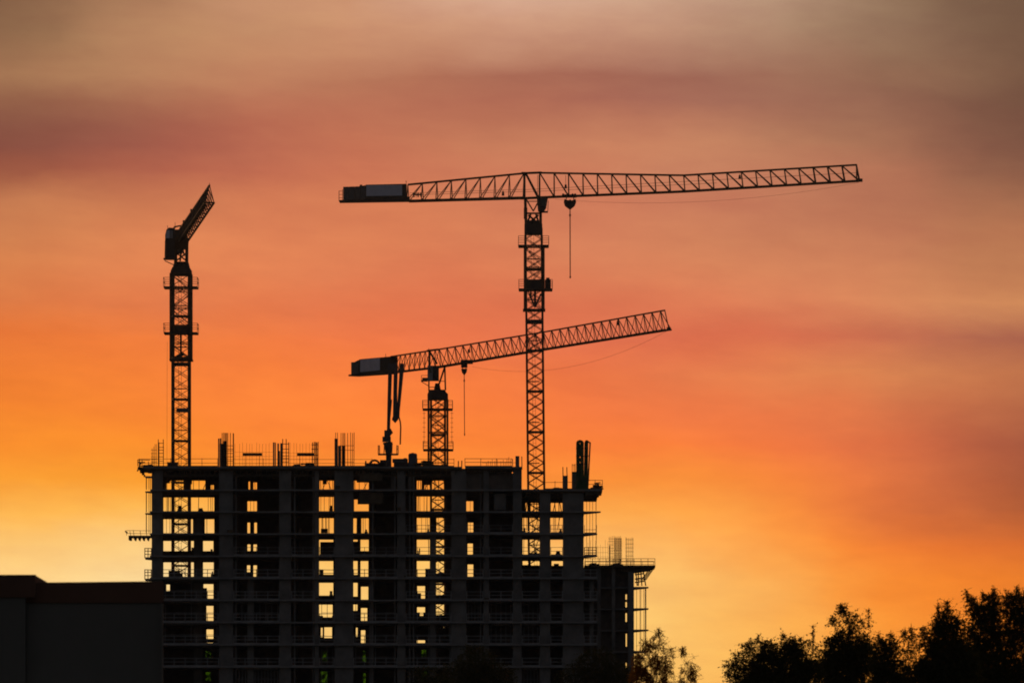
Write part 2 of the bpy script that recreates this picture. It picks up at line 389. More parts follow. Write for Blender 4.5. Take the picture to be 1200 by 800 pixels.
# masonry infill panels, stacked blocks and boards seen in some bays
def panel(px0, px1, py0, py1, Y, m='block', name='infill_wall', th=.15):
    return MB().box(X(px0,Y), X(px1,Y), Y, Y+th, Z(py1,Y), Z(py0,Y)).build(name, M[m], B)
panel(227, 237, 607, 1090, YF+5, 'concrete')
panel(548, 566, 551, 572.5, YF+1.0, 'block')
panel(422, 448, 554, 563, YF+.3, 'form', 'formwork_table'); panel(421, 449, 577, 590, YF+.3, 'form', 'formwork_table')
panel(574, 600, 553, 572.5, YF+1.2, 'block'); panel(579, 593, 578, 597, YF+1.2, 'concrete')
panel(458, 464, 547.5, 572.5, YF+1.0, 'block'); panel(478, 483, 549, 572.5, YF+1.0)
for (a, b_, t, bt) in ((197.5,211,668,677),(211,214,671,677),(375,379,667,673),(376,384,619,624),(247,252,672,677),(491,492.3,642,648.8),(514,520,670,672),(649,655,660,664),(578,584,622,624.4),(415,417,742,754)):
    panel(a, b_, t, bt, YF+8, 'block', 'block_stack', .5)
# guard rails along the slab edges
def rail(px0, px1, py, Y=YF+.12, h=1.1, rails=(1.08,.58), step=14, r=.035, m='rail', posts=True, parent=B, toe=True, name='guard_rail'):
    mb = MB(); z = Z(py); x0, x1 = X(px0), X(px1)
    for hh in rails: mb.bar((x0, Y, z+hh*h/1.1), (x1, Y, z+hh*h/1.1+uni(-.04,.04)), r)
    if toe: mb.box(x0, x1, Y-.02, Y+.02, z+.003, z+.14)
    if posts:
        n = max(1, round((px1-px0)/step))
        for i in range(n+1):
            x = x0+(x1-x0)*i/n; mb.bar((x, Y, z), (x+uni(-.02,.02), Y, z+h+.05), r*1.1)
    return mb.build(name, M[m], parent)
bays = [(191,256),(274,327),(342,368),(374.5,391.5),(414.5,465),(476,528.5),(547,566),(573.5,600.5),(612,632),(645.5,659)]
for k in range(3, 10):
    for a, b_ in bays:
        if k == 3 and b_ < 480: continue
        if rnd() < .06 and k < 8: continue
        rail(a, b_, LV[k], rails=(1.08,.58) if k < 7 else (1.08,.58), r=.04 if k > 4 else .03)
for k in (5,6,7,8,9): rail(684.5, 699.5, LV[k], step=7)
# shoring frames standing in some lower bays
for k in range(5, 10):
    for a, b_ in bays:
        if rnd() < .45 or (b_-a) < 14: continue
        z0, z1 = Z(LV[k+1]), Z(LV[k])-.26; mb = MB(); m_ = int((b_-a)/uni(4,7)); Yp = YF+uni(1.2,2.6)
        if any(h[0] < b_ and h[1] > a for h in OPEN.get(k, [])): m_ = 2
        for i in range(m_+1):
            x = X(a+2)+(X(b_-2)-X(a+2))*i/m_; mb.bar((x,Yp,z0), (x,Yp,z1), .035)
        mb.bar((X(a+2),Yp,z1-.08), (X(b_-2),Yp,z1-.08), .07); mb.bar((X(a+2),Yp,z0+1.3), (X(b_-2),Yp,z0+1.3), .025)
        mb.build('shoring_frame', M['rail'], B)
# top deck rails
rail(163, 255, 546.5, YF+.2, rails=(1.05,.5), m='prop', step=17, r=.03)
rail(266, 436, 546.5, YF+.2, rails=(1.0,.45), m='prop', step=21, r=.025)
rail(489, 532, 546.5, YF+.2, rails=(1.05,.5), m='prop', step=14, r=.03)
rail(545, 600, 546.5, YF+.2, rails=(1.1,.6), m='prop', step=18, r=.035)
rail(638, 675, 573, YF+.2, rails=(.95,), m='prop', step=12, r=.03)
rail(689, 706, 573, YF+.2, h=1.25, rails=(1.1,.6), m='prop', step=8, r=.035)
# end platform at the left of the top deck
mb = MB()
for px in (161.5, 163.5, 166.5, 174): mb.bar(P(px, 546, 1000.3), P(px, 538+uni(0,3), 1000.3), .05)
mb.bar(P(161,538.5,1000.3), P(176,538.7,1000.3), .05); mb.bar(P(161,541.5,1000.3), P(170,541.5,1000.3), .07); mb.bar(P(161,552,1000.5), P(165,542,1000.5), .09)
mb.build('edge_platform', M['prop'], B)
# steel props: shoring of the young slabs, tilted braces
def prop(px, py0, py1, Y, lean=0, r=.04):
    return MB().bar(P(px, py1, Y), P(px+lean, py0, Y), r, r, 6).build('shoring_prop', M['prop'], B)
for px in (196,203,217,219,226,233,244,248): prop(px+uni(-1,1), 555, 574, YF+uni(3,10))
for px in (291,295,299,376,379,386,390,416,421,428,490,493,497,499,501,504,509,514): prop(px, 556, 573, YF+uni(3,10), uni(-1,1))
for px in (195,199.5,244,293.5,297.5,376,380,385.5,492,497,500.5,546,551): prop(px, 580, 600, YF+uni(3,10), 0, .03)
for px in (195,199,219.5,242.5,377,381.5,386,428,494,499,501,551,614,617,624,650,655): prop(px, 604, 626, YF+uni(3,10), 0, .03)
for px, l in ((616,3),(619,0),(621,-4),(625,2),(629,0),(633,-3),(641,4),(645,0),(648,5),(651,-2),(655,0),(658,-4),(663,0)): prop(px, 578, 599.5, YF+uni(2,9), l, .06)
for px, l in ((378,8),(388,-7),(426,9),(498,8),(514,-8),(205,-9),(238,7)): prop(px, 557, 573, YF+uni(4,10), l, .05)
for px, l in ((624,7),(628,-6),(652,4)): prop(px, 606, 625, YF+6, l, .04)
for px, l in ((623,8),(629,-5)): prop(px, 633, 651, YF+6, l, .05)

# denser shoring still standing in the youngest storeys, and stacks left near the slab edges
for (a, b_, t, bt, n_) in ((192,226,582,600,3),(224,251,582,600,3),(192,226,607,626,3),(374,391,582,600,2),(374,391,606,626,3),(488,505,581,600,3),(414,432,606,626,2),(240,251,607,626,1),(612,632,606,626,3),(645,659,606,626,2),(612,632,632,652,2),(488,504,632,652,1)):
    for i in range(n_): prop(uni(a+1,b_-1), t, bt, YF+uni(3,11), uni(-.4,.4), uni(.03,.055))
for (a, b_, t, bt) in ((208,213,592,599),(232,238,595,599),(386,390,592,599),(427,431,620,625),(500,503.5,620,625),(612,616,618,625),(655,659,619,625),(488.5,491,645,651),(651,657,645,650.5),(626,630,646,650.5),(224,227,641,648),(246,250,643,648),(247,250,669,675),(386,390,692,700)):
    Yc_ = YF+uni(4,9); mb = MB(); m_ = (t+bt)/2
    mb.box(X(a,Yc_), X(b_,Yc_), Yc_, Yc_+.8, Z(bt+2,Yc_), Z(m_,Yc_)); mb.box(X(a+uni(.3,1.2),Yc_), X(b_-uni(.2,1),Yc_), Yc_+.1, Yc_+.6, Z(m_,Yc_), Z(t,Yc_))
    mb.build('material_stack', M['form'], B)
for k in range(1, 9):
    for _ in range(3):
        px = uni(192, 675); w = uni(2, 7); h = uni(.15, .7); z = Z(LV[k])
        if any(h_[0]-2 < px < h_[1]+2 for h_ in OPEN.get(k-1, [])): continue
        MB().box(X(px), X(px+w), YF+.25, YF+.5, z, z+h).build('edge_board', M['form'], B)
# right hand balconies: thin cantilevers tapering away, with props
for py, tip, th in ((598.5,704,.2),(624.5,700,.2),(650.3,700,.2)):
    z = Z(py); mb = MB(); mb.prism([(X(684.5),YF+.4),(X(tip),YF+.4),(X(tip-2),YF+1.6),(X(684.5),YF+6)], z-th, z); mb.build('balcony_slab', M['slab'], B)
for k, (t, bt) in enumerate(((579,598),(600,624),(626,650))):
    for px in (687.5, 691, 694.5, 698.5): MB().bar(P(px, bt, YF+1), P(px+uni(-.3,.3), t, YF+1), .03 if px < 698 else .045).build('balcony_post', M['prop'], B)
rail(685, 699, 650.3, YF+.6, rails=(1.1,.75,.35), m='prop', step=5, r=.05)
rail(685, 699, 624.5, YF+.6, rails=(.5,), m='prop', step=14, r=.03)
# left hand ledges
for py in (575, 600.5, 653.5, 678.5):
    z = Z(py); MB().prism([(X(170),YF+.4),(X(177.4),YF+.4),(X(177.4),YF+3),(X(171),YF+1.2)], z-.2, z).build('balcony_slab', M['slab'], B)
MB().box(X(170), X(177.3), YF+.4, YF+2, Z(559.2), Z(557.4)).build('balcony_slab', M['slab'], B)
for t, bt in ((559,573.5),(576,600),(601,624)):
    for px in (171.5, 174.5, 176.3): MB().bar(P(px, bt, YF+1), P(px, t, YF+1), .06 if px < 172 else .035).build('balcony_post', M['prop'], B)
for py in (653.5, 678.5):
    rail(169.5, 177, py, YF+.5, h=1.35, rails=(1.1,.8,.45), m='prop', step=4, r=.05)
# left loading platform with joists below and a light rail
mb = MB(); mb.box(X(150.5), X(177.4), YF+.2, YF+4, Z(629), Z(627))
mb.box(X(150.5), X(153), YF+.2, YF+4, Z(632), Z(629))
for px in (156,161,166,171): mb.prof([(X(px),Z(629.02)),(X(px+3),Z(629.02)),(X(px+2),Z(632.5)),(X(px+1.4),Z(632.5))], YF+.3, YF+3.8)
mb.build('loading_platform', M['form'], B)
mb = MB()
for px in (148.5,153,157,165,172): mb.bar(P(px, 627, 1000.4), P(px-.8, 620.5+uni(0,1.5), 1000.4), .035)
for py in (621.2, 624.5): mb.bar(P(148, py, 1000.4), P(176, py+.3, 1000.4), .03)
mb.bar(P(146.5,622,1000.4), P(149.5,624,1000.4), .09)
mb.build('platform_rail', M['prop'], B)

# reinforcement rising above the deck
def cage(verts, base, ties=(), Y=YF+3, r=.03, name='rebar_cage', parent=B):
    mb = MB()
    for px, top in verts: mb.bar(P(px, base, Y+uni(-.3,.3)), P(px+uni(-.3,.3), top, Y+uni(-.3,.3)), r)
    for a, b_, py in ties: mb.bar(P(a, py, Y), P(b_, py+uni(-.2,.2), Y), r*.8)
    return mb.build(name, M['rebar'], parent)
Y3 = YF+3
cage([(178.5,525),(180,523),(181.5,520),(183.3,520),(178,530)], 547, [(177,184,y_) for y_ in (527,531,535,538,541)], r=.03)
cage([(185.5,514.5),(191.5,514.5),(186.5,518)], 547, [(185,192,y_) for y_ in (519,524,527,531,535,540)], r=.05)
cage([(260.4,507),(262,506.7),(263.5,506.8),(264.6,507),(265.6,507),(267,507),(270,507),(273.2,507.2),(274,507.5)], 547, [(261,274,y_) for y_ in (522,526,528,531,535,540)], r=.045)
cage([(276+4*i+uni(-.8,.8), 519+uni(-1,1)) for i in range(11)], 547, [(275,320,y_) for y_ in (529.5,534.5,538,543)], r=.016, name='rebar_mesh')
cage([(331,514),(335.5,514),(338.5,518)], 547, [(330,339,y_) for y_ in (520,526,530,534,537,541)], r=.055)
cage([(341+3.5*i+uni(-.8,.8), 519.5+uni(-1,1)) for i in range(7)], 547, [(339,366,y_) for y_ in (530.5,534,538)], r=.016, name='rebar_mesh')
cage([(366,518),(368.3,517.5),(369.8,517.5),(371.3,518),(372.6,517.5)], 547, [(365,373,y_) for y_ in (521,526,533,538)], r=.06)
cage([(393.3,506.5),(395.6,506.6),(399.5,507),(401.5,507),(403,507),(404.3,507),(407.5,507),(411,506.5),(413,507),(414.8,506.5)], 547, [(398,415,y_) for y_ in (522,527,541)], r=.04)
cage([(570,541),(572,539.5),(575,540),(577,538),(580,539.5),(583,538),(587,540),(590,538.5),(592,541),(594,537),(596,535),(598,538.5),(601,537.5)], 547, [(565,604,542)], r=.03)
cage([(537,540),(541,539.5)], 551, [], r=.07)
cage([(611.7,534.5)], 550, [], r=.06)
cage([(659.8,547),(664.5,547)], 558, [], r=.06); cage([(670.5,543),(672.5,543.2),(674,543.5)], 553, [(670,674,545)], r=.035)
def stub(px0, px1, top, base, Y=Y3, d=.45, m='concrete', name='column_stub'):
    return MB().box(X(px0,Y), X(px1,Y), Y, Y+d, Z(base)-.0, Z(top,Y)).build(name, M[m], B)
stub(255.5, 257, 513.5, 546.5); stub(257.6, 259.2, 513.2, 546.5); stub(257.4, 262, 519.5, 546.5, Y3+.6); stub(261.2, 265.8, 516.5, 546.5, Y3+.2)
stub(319.8, 321.4, 518, 546.5); stub(321.9, 323.2, 518.2, 546.5); stub(325, 326.8, 519.2, 546.5); stub(326.5, 328, 528, 546.5, Y3+.5); stub(328.4, 330.6, 519, 546.5)
stub(392, 395.9, 513.6, 546.5); stub(396.2, 399.6, 522, 546.5); stub(400.5, 404.6, 522, 546.5, Y3+.3); stub(604, 608.6, 534, 546.5)
stub(659.2, 665.4, 557, 573); stub(670, 675.5, 552.5, 573)

# ------------------------------------------------------------------ loose things on the decks
ZD = Z(546.5); ZD2 = Z(573)
def beam_thing(px0, px1, py0, py1, label, drop):
    o = thing('formwork_beam', label, 'beam', P((px0+px1)/2, py1, Y3+.4), 'dark formwork beams held up in the roof reinforcement')
    MB().box(X(px0,Y3), X(px1,Y3), Y3+.4, Y3+.65, Z(py1,Y3), Z(py0,Y3)).build('beam', M['form'], o)
    mb = MB()
    for px in (px0+3, px1-3): mb.bar((X(px,Y3), Y3+.52, ZD), (X(px,Y3), Y3+.52, Z(py1,Y3)), .02)
    mb.build('support', M['rebar'], o)
    return o
beam_thing(284.3, 307, 530.3, 533.6, 'short dark beam in the roof rebar mesh, the one nearer the left crane mast', 1)
beam_thing(348, 368.5, 530.4, 533.8, 'short dark beam touching the rebar post, the one nearer the concrete boom', 1)
o = thing('site_cabinet', 'low dark cabinet on the roof deck against the left crane mast', 'cabinet', (X(201.5), YF+2.5, ZD))
MB().box(X(195.3), X(207.5), YF+2, YF+3.1, ZD+.06, Z(541)).build('body', M['cranedark'], o)
MB().box(X(194.9), X(208), YF+1.9, YF+3.2, Z(541), Z(540.3)).build('lid', M['cranedark'], o)
MB().box(X(196), X(198), YF+2, YF+3.1, ZD, ZD+.06).box(X(205), X(207), YF+2, YF+3.1, ZD, ZD+.06).build('skid', M['prop'], o)
def heap(px0, px1, h, Y, label, n=14, base=None):
    base = ZD if base is None else base
    mb = MB()
    for i in range(n):
        c = uni(px0, px1); s = uni(.15, .45); zz = base+uni(0, h*(1-abs((c-(px0+px1)/2)/(px1-px0))))
        a = uni(-.5,.5); w = uni(.15,.6)
        mb.bar((X(c)-w, Y+uni(-.8,.8), max(base+s*.4, zz)), (X(c)+w, Y+uni(-.8,.8), max(base+s*.4, zz+a*.3)), s*.4, s*.35, 5)
    o = mb.build('material_pile', M['form']); tag(o, label, 'pile', 'piles of building material on the decks'); return o
heap(344, 352, .4, YF+2, 'small dark heap of material on the roof deck right of the four thin rebar posts', 10)
heap(355, 366, .7, YF+2, 'taller dark heap of material at the foot of the rebar post left of the boom', 18)
heap(169, 175, .3, YF+2, 'small dark heap on the far left end of the roof deck', 8)
heap(495, 505, .95, YF+1.5, 'rounded dark heap at the foot of the middle crane mast', 30)
heap(486, 492, .5, YF+1.5, 'small dark heap between the tank and the middle crane mast', 8)
heap(650, 655, .25, YF+2, 'tiny heap on the lower right deck beside the shorter column stub', 6, ZD2)
heap(697, 704, 1.0, YF+1.2, 'rough bundle of material on the right edge of the lower roof deck', 22, ZD2)
# hose reel machine
o = thing('hose_reel', 'low machine with an arched hose reel on the roof left of the concrete boom', 'machine', (X(438), YF+3, ZD))
MB().box(X(427), X(449), YF+2.4, YF+3.8, ZD, Z(541.6)).box(X(445), X(452), YF+2.4, YF+3.8, ZD, Z(537.5)).build('base', M['cranedark'], o)
for R_ in (.75, .62):
    mb = MB(); pts_ = [(X(438.5)+R_*math.cos(t), YF+2.8+(.3 if R_ < .7 else 0), Z(543.5)+R_*math.sin(t)) for t in [i*math.pi/12*2 for i in range(13)]]
    mb.tube(pts_, .09); mb.build('reel_hoop', M['cranedark'], o)
MB().bar((X(438.5),YF+2.6,Z(543.5)), (X(438.5),YF+3.4,Z(543.5)), .28, .28, 10).build('hub', M['cranedark'], o)
MB().box(X(427.3), X(429), YF+2.4, YF+2.8, Z(541.6), Z(538.6)).build('bracket', M['prop'], o)
# pump block and tank
o = thing('concrete_pump', 'long low pump housing on the roof between the boom pedestal and the tank', 'machine', (X(468), YF+3, ZD))
MB().box(X(461), X(479), YF+2.5, YF+4, ZD, Z(540.5)).build('body', M['cranedark'], o)
MB().box(X(459.5), X(477.5), YF+2.6, YF+3.9, Z(540.3), Z(536)).build('cover', M['boom'], o)
mb = MB(); mb.bar((X(474.5),YF+2.7,Z(536)), (X(474.5),YF+2.7,Z(535.2)), .25, .2, 8); mb.build('cap', M['boom'], o)
o = thing('water_tank', 'upright rounded tank standing on the roof edge right of the concrete boom', 'tank', (X(483.5), YF+1.6, ZD))
mb = MB(); r_ = X(488.7)-X(483.5); c_ = Vector((X(483.5), YF+1.6, ZD))
mb.bar(c_, c_+Vector((0,0,Z(531.5)-ZD)), r_, r_, 24); mb.build('body', M['tank'], o)
mb = MB(); mb.bar(c_+Vector((0,0,Z(531.5)-ZD)), c_+Vector((0,0,Z(530.2)-ZD)), r_*.98, r_*.75, 24); mb.build('lid', M['tank'], o)
MB().bar(c_+Vector((0,0,Z(530.2)-ZD)), c_+Vector((0,0,Z(529.6)-ZD)), .18, .18, 10).build('cap', M['tank'], o)

# concrete placing boom, folded
o = thing('concrete_placing_boom', 'folded concrete placing boom standing upright on the roof deck', 'boom', (X(455.5), YF+5, ZD))
YB = YF+5
def pp(px, py): return P(px, py, YB)
MB().bar((X(455.5,YB),YB,ZD), pp(455.5,533), .38, .38, 12).build('pedestal', M['boom'], o)
mb = MB(); mb.bar(pp(455.3,533), pp(454.8,520), .36, .62, 8); mb.bar(pp(454.5,520.5), pp(454.3,518), .62, .66, 8)
mb.box(X(448.2,YB), X(458,YB), YB-.5, YB+.5, Z(517.5,YB), Z(511.5,YB)); mb.bar(pp(457,526), pp(459.3,519), .15); mb.build('slewing_head', M['boom'], o)
mb = MB(); mb.box(X(443,YB), X(466.5,YB), YB-1.2, YB+1.2, Z(532.8,YB), Z(531.7,YB)); mb.build('platform', M['prop'], o)
for pa, pb in ((443.3,444.8),(465,466.6)):
    mb = MB()
    for px in (pa, pb):
        for dy in (-1.1, 1.1): mb.bar(P(px, 532, YB)+Vector((0,dy,0)), P(px, 521.8, YB)+Vector((0,dy,0)), .04)
    for py in (522.5, 526):
        for dy in (-1.1, 1.1): mb.bar(pp(pa,py)+Vector((0,dy,0)), pp(pb,py)+Vector((0,dy,0)), .03)
        mb.bar(pp(pb,py)+Vector((0,-1.1,0)), pp(pb,py)+Vector((0,1.1,0)), .03)
    mb.build('platform_rail', M['prop'], o)
for px in (450,459.3): MB().bar(pp(px,531.7), pp(px+.3,521), .06).build('pedestal_strut', M['prop'], o)
mb = MB(); mb.box(X(450.4,YB), X(457.5,YB), YB-.45, YB+.45, Z(511.4,YB), Z(504,YB)); mb.bar(pp(456,509.5), pp(459.3,506.8), .2, .1); mb.bar(pp(456,503), pp(458.8,508), .25); mb.build('turntable', M['boom'], o)
mb = MB(); mb.bar(pp(455.2,505), pp(457.3,430), .22, .28); mb.build('lower_arm', M['boom'], o)
MB().bar(pp(457,488), pp(458.8,468), .09).build('cylinder', M['boom'], o)
mb = MB(); mb.bar(pp(463.8,431), pp(462.6,489), .28, .26); mb.build('middle_arm', M['boom'], o)
mb = MB(); mb.bar(pp(471.2,427.5), pp(466.2,489), .30, .18); mb.build('upper_arm', M['boom'], o)
mb = MB(); mb.prof([(X(460.2,YB),Z(488,YB)),(X(459.2,YB),Z(491.5,YB)),(X(463.2,YB),Z(495.6,YB)),(X(466.8,YB),Z(491,YB)),(X(467,YB),Z(487,YB))], YB-.3, YB+.3); mb.build('knuckle', M['boom'], o)
mb = MB(); mb.prof([(X(454,YB),Z(434,YB)),(X(465,YB),Z(434,YB)),(X(464.6,YB),Z(426.5,YB)),(X(455,YB),Z(425.5,YB))], YB-.35, YB+.35); mb.build('top_hinge', M['boom'], o)
mb = MB(); mb.bar(pp(471.2,426), pp(470.8,430), .34, .3, 8); mb.build('arm_tip', M['boom'], o)
mb = MB(); mb.tube([pp(468.3,470), pp(467.6,482), pp(467.4,488), pp(469,494), pp(469.6,500), pp(469.3,510), pp(469,520.5)], .10); mb.tube([pp(464.8,440), pp(465.2,470), pp(465.4,486)], .06); mb.build('hose', M['cable'], o)

# tall steel forms on the right
def form_shell(px0, px1, top, base, label, lean=0, slots=()):
    o = thing('column_form', label, 'formwork', (X((px0+px1)/2), YF+1.6, ZD2), 'tall steel column forms on the lower roof deck')
    w = px1-px0; Yf = YF+1.6
    prof = [(px0, base), (px1, base), (px1+lean, top+3), (px1+lean-w*.18, top+.9), (px0+lean+w*.5, top), (px0+lean+w*.18, top+.9), (px0+lean, top+3)]
    t = .18*w
    outer = [(X(a,Yf), Z(b_,Yf)) for a, b_ in prof]
    # side stiles and skin with slots
    def lx(f, py): return px0+f*w+lean*(base-py)/(base-top)
    mb = MB()
    segs = sorted(slots); cur = base
    edges = []
    for f0, f1 in ((0,.47),(.54,1)):
        mb.prof([(X(lx(f0,base),Yf),Z(base)),(X(lx(f1,base),Yf),Z(base)),(X(lx(f1,top+3),Yf),Z(top+3,Yf)),(X(lx(f0,top+3),Yf),Z(top+3,Yf))], Yf, Yf+.5)
    ys = [base]+[v for s_ in sorted(slots, key=lambda q:-q[1]) for v in (s_[1], s_[0])]+[top+3]
    for i in range(0, len(ys), 2):
        a, b_ = ys[i], ys[i+1]
        mb.prof([(X(lx(.46,a),Yf),Z(a,Yf)),(X(lx(.55,a),Yf),Z(a,Yf)),(X(lx(.55,b_),Yf),Z(b_,Yf)),(X(lx(.46,b_),Yf),Z(b_,Yf))], Yf+.1, Yf+.4)
    mb.build('shell', M['green'], o)
    mb = MB(); mb.prof([(X(a,Yf),Z(b_,Yf)) for a, b_ in reversed(prof[2:])][::-1], Yf+.02, Yf+.48); mb.build('rounded_head', M['green'], o)
    mb = MB()
    for py in range(int(top)+10, int(base)-4, 9):
        mb.box(X(lx(-.04,py),Yf), X(lx(1.03,py),Yf), Yf-.06, Yf-.01, Z(py+.8,Yf), Z(py,Yf))
    mb.build('clamp', M['cranedark'], o)
    return o
form_shell(675.2, 684.2, 515, 573, 'wide round-headed green column form, left of the two tall ones', 0, ((518.8,519.8),(534,536.2),(541,542)))
form_shell(684.0, 688.6, 515.2, 573, 'narrow leaning column form, right of the two tall ones', .9, ())
mb = MB(); mb.bar(P(688.8,573,YF+2.2), P(691.6,518,YF+2.2), .1); mb.bar(P(687.5,516,YF+2.2), P(691.8,519,YF+2.2), .1)
for py in (534,550,563): mb.bar(P(687,py,YF+2.2), P(691,py-.4,YF+2.2), .05)
tag(mb.build('push_pull_prop', M['cranedark']), 'thin steel strut leaning against the narrow right column form', 'strut')

# ------------------------------------------------------------------ lower right wing
W = thing('unfinished_building', 'lower unfinished concrete wing with a rebar-topped deck right of the tall block', 'building', (14, 1012, 0))
WY = 1003.0; WV = [662, 687, 712, 737, 762, 787]
y = 812.5
while y < 1096: WV.append(y); y += 25.5
def ZW(py): return Z(py, WY)
def XW(px): return X(px, WY)
for k, py in enumerate(WV):
    MB().box(XW(685 if k == 0 else 679), XW(743.5), WY+(0 if k == 0 else .9), WY+11, ZW(py)-.24, ZW(py)).build('floor_slab', M['concrete'], W)
    if k > 0:
        z = ZW(py); MB().prism([(XW(743.6),WY+.1),(XW(760),WY+.1),(XW(759),WY+1),(XW(743.6),WY+7)], z-.22, z).build('balcony_slab', M['slab'], W)
MB().box(XW(684.8), XW(768), WY-.05, WY+9, ZW(664.2), ZW(662)+.02).build('roof_deck', M['form'], W)
mb = MB(); mb.prof([(XW(728),ZW(664.3)),(XW(767),ZW(664.3)),(XW(762),ZW(667)),(XW(745),ZW(669.5)),(XW(728),ZW(669.5))], WY+.5, WY+6); mb.build('formwork_deck', M['form'], W)
MB().box(XW(736.2), XW(743), WY+.3, WY+10.6, 0, ZW(669.6)).build('end_wall', M['concrete'], W)
for px in (700, 717): MB().box(XW(px), XW(px+4), WY+.6, WY+1.1, 0, ZW(662)-.25).build('pier', M['concrete'], W)
for k in range(len(WV)-1):
    holes = [] 
    hs = {1:[(733,734.6,696,702),(733,734.6,705,711)],2:[(733,734.6,718,728)],3:[(733.3,734.6,742,757)],4:[(733.2,734.4,776,784)]}.get(k, [])
    wall_holes(690, 736.5, ZW(WV[k])-.24, ZW(WV[k+1]), [], WY+10.4, WY+10.6) if False else None
    h2 = [(a, b_, t, bt) for a, b_, t, bt in hs]
    wall_holes(678, 736.1, ZW(WV[k])-.25, ZW(WV[k+1])+.003, h2, WY+2.2, WY+2.4).build('wall', M['block'], W)
# rail, rebar and brackets of the wing deck
def railw(px0, px1, py, h, rails, step, r, Y=WY+.15):
    mb = MB(); z = ZW(py)
    for hh in rails: mb.bar((XW(px0),Y,z+hh), (XW(px1),Y,z+hh), r)
    n = max(1, round((px1-px0)/step))
    for i in range(n+1): x = XW(px0)+(XW(px1)-XW(px0))*i/n; mb.bar((x,Y,z), (x,Y,z+h), r)
    return mb.build('guard_rail', M['prop'], W)
railw(686, 767.5, 662, .95, (.92,.5), 8.1, .035); railw(686, 767.5, 662, .93, (.9,.48), 13, .03, WY+8.6)
YW = WY+4
mb = MB()
for i in range(8): mb.bar(P(714+i*1.9, 663, YW), P(714+i*1.9, 628+uni(-.6,.8), YW), .024)
for py in (631,634,638,642,645,648,652,656): mb.bar(P(713,py,YW), P(728.5,py,YW), .022)
mb.build('rebar_cage', M['rebar'], W)
mb = MB()
for i in range(13): mb.bar(P(720+i*.7+uni(-.2,.2), 663, YW+.8), P(720+i*.7, 629.5+uni(-.6,.8), YW+.8), .02)
for py in (636,640,644,650,655): mb.bar(P(719,py,YW+.8), P(729,py,YW+.8), .02)
mb.build('rebar_cage', M['rebar'], W)
mb = MB()
for px in (733.5,734.6,736.5,738.5,740.5,741.8): mb.bar(P(px, 663, YW+.4), P(px, 629.5+uni(-.4,.6), YW+.4), .025)
for py in (632,637,641.5,646,651,656): mb.bar(P(733,py,YW+.4), P(742.4,py,YW+.4), .025)
mb.build('rebar_cage', M['rebar'], W)
mb = MB()
for i in range(9): mb.bar(P(689+i*2.9+uni(-.5,.5), 663, YW), P(689+i*2.9, 635+uni(-3,6), YW), .015)
for py in (641,647,652): mb.bar(P(690,py,YW), P(713,py,YW), .015)
mb.build('rebar_mesh', M['rebar'], W)
MB().bar(P(714.3,663,WY+3), P(714.3,639,WY+3), .08).build('rebar_post', M['rebar'], W)
mb = MB()
for i in range(5): mb.bar(P(766-i*1.2,666,WY+1+i), P(757-i*1.4,679,WY+1+i), .05)
mb.bar(P(757,679,WY+1), P(745,679,WY+1), .05)
for px in (745,748,751,754): mb.bar(P(px,669,WY+2), P(px+uni(-1,3),686,WY+2), .08)
for py in (673,678,682): mb.bar(P(744,py,WY+2), P(755,py-1.5,WY+2), .09)
mb.build('deck_bracket', M['prop'], W)
for t, bt in ((688,711),(713,736),(738,761)):
    for px in (746,750,751,754.5,756,757): MB().bar(P(px, bt+1, WY+.8), P(px+uni(-.2,.2), t-1, WY+.8), .03 if px < 755 else .045).build('balcony_post', M['prop'], W)
heap(691, 700, .4, WY+3, 'flat pile of planks on the lower wing deck close to the tall block', 10, ZW(662))
heap(718, 728, .3, WY+3, 'flat pile of planks under the rebar cages of the lower wing deck', 10, ZW(662))

# ------------------------------------------------------------------ tower cranes
YC = 1022.0
def inplane(R, d, px, py):
    """point of the vertical plane through R along d (horizontal unit) seen at px,py"""
    u = (px-600)/F
    s = (u*R.y-R.x)/(d.x-u*d.y)
    Yq = R.y+s*d.y
    return Vector((R.x+s*d.x, Yq, CZ+(HY-py)*Yq/F))
def truss(name, parent, bot, top, n, width, lat, style, rc=.085, rl=.04, mat_='crane', bottom_lace=True):
    """triangular truss; bot/top = list of centre line points (piecewise), n panels"""
    def along(pl, t):
        ds = [0]
        for a, b_ in zip(pl, pl[1:]): ds.append(ds[-1]+(b_-a).length)
        q = t*ds[-1]
        for i in range(len(pl)-1):
            if q <= ds[i+1]+1e-6:
                return pl[i].lerp(pl[i+1], (q-ds[i])/(ds[i+1]-ds[i]))
        return pl[-1]
    w = lat*(width/2); mb = MB()
    for s in (-1, 1):
        for i in range(n): mb.bar(along(bot,i/n)+w*s, along(bot,(i+1)/n)+w*s, rc)
    for i in range(n): mb.bar(along(top,i/n), along(top,(i+1)/n), rc*1.1)
    for i in range(n+1):
        b0 = along(bot,i/n)
        if bottom_lace: mb.bar(b0-w, b0+w, rl)
        if i < n:
            b1 = along(bot,(i+1)/n); t0 = along(top,i/n); t1 = along(top,(i+1)/n); tm = along(top,(i+.5)/n)
            if bottom_lace: mb.bar(b0-w*(1 if i % 2 else -1), b1+w*(1 if i % 2 else -1), rl)
            for s in (-1, 1):
                if style == 'pratt': mb.bar(t0, b1+w*s, rl)
                elif style == 'pratt_r': mb.bar(b0+w*s, t1, rl)
                else: mb.bar(b0+w*s, tm, rl); mb.bar(tm, b1+w*s, rl)
        if style.startswith('pratt'):
            for s in (-1, 1): mb.bar(b0+w*s, along(top,i/n), rl*1.15)
    mb.build(name, M[mat_], parent)
    return along
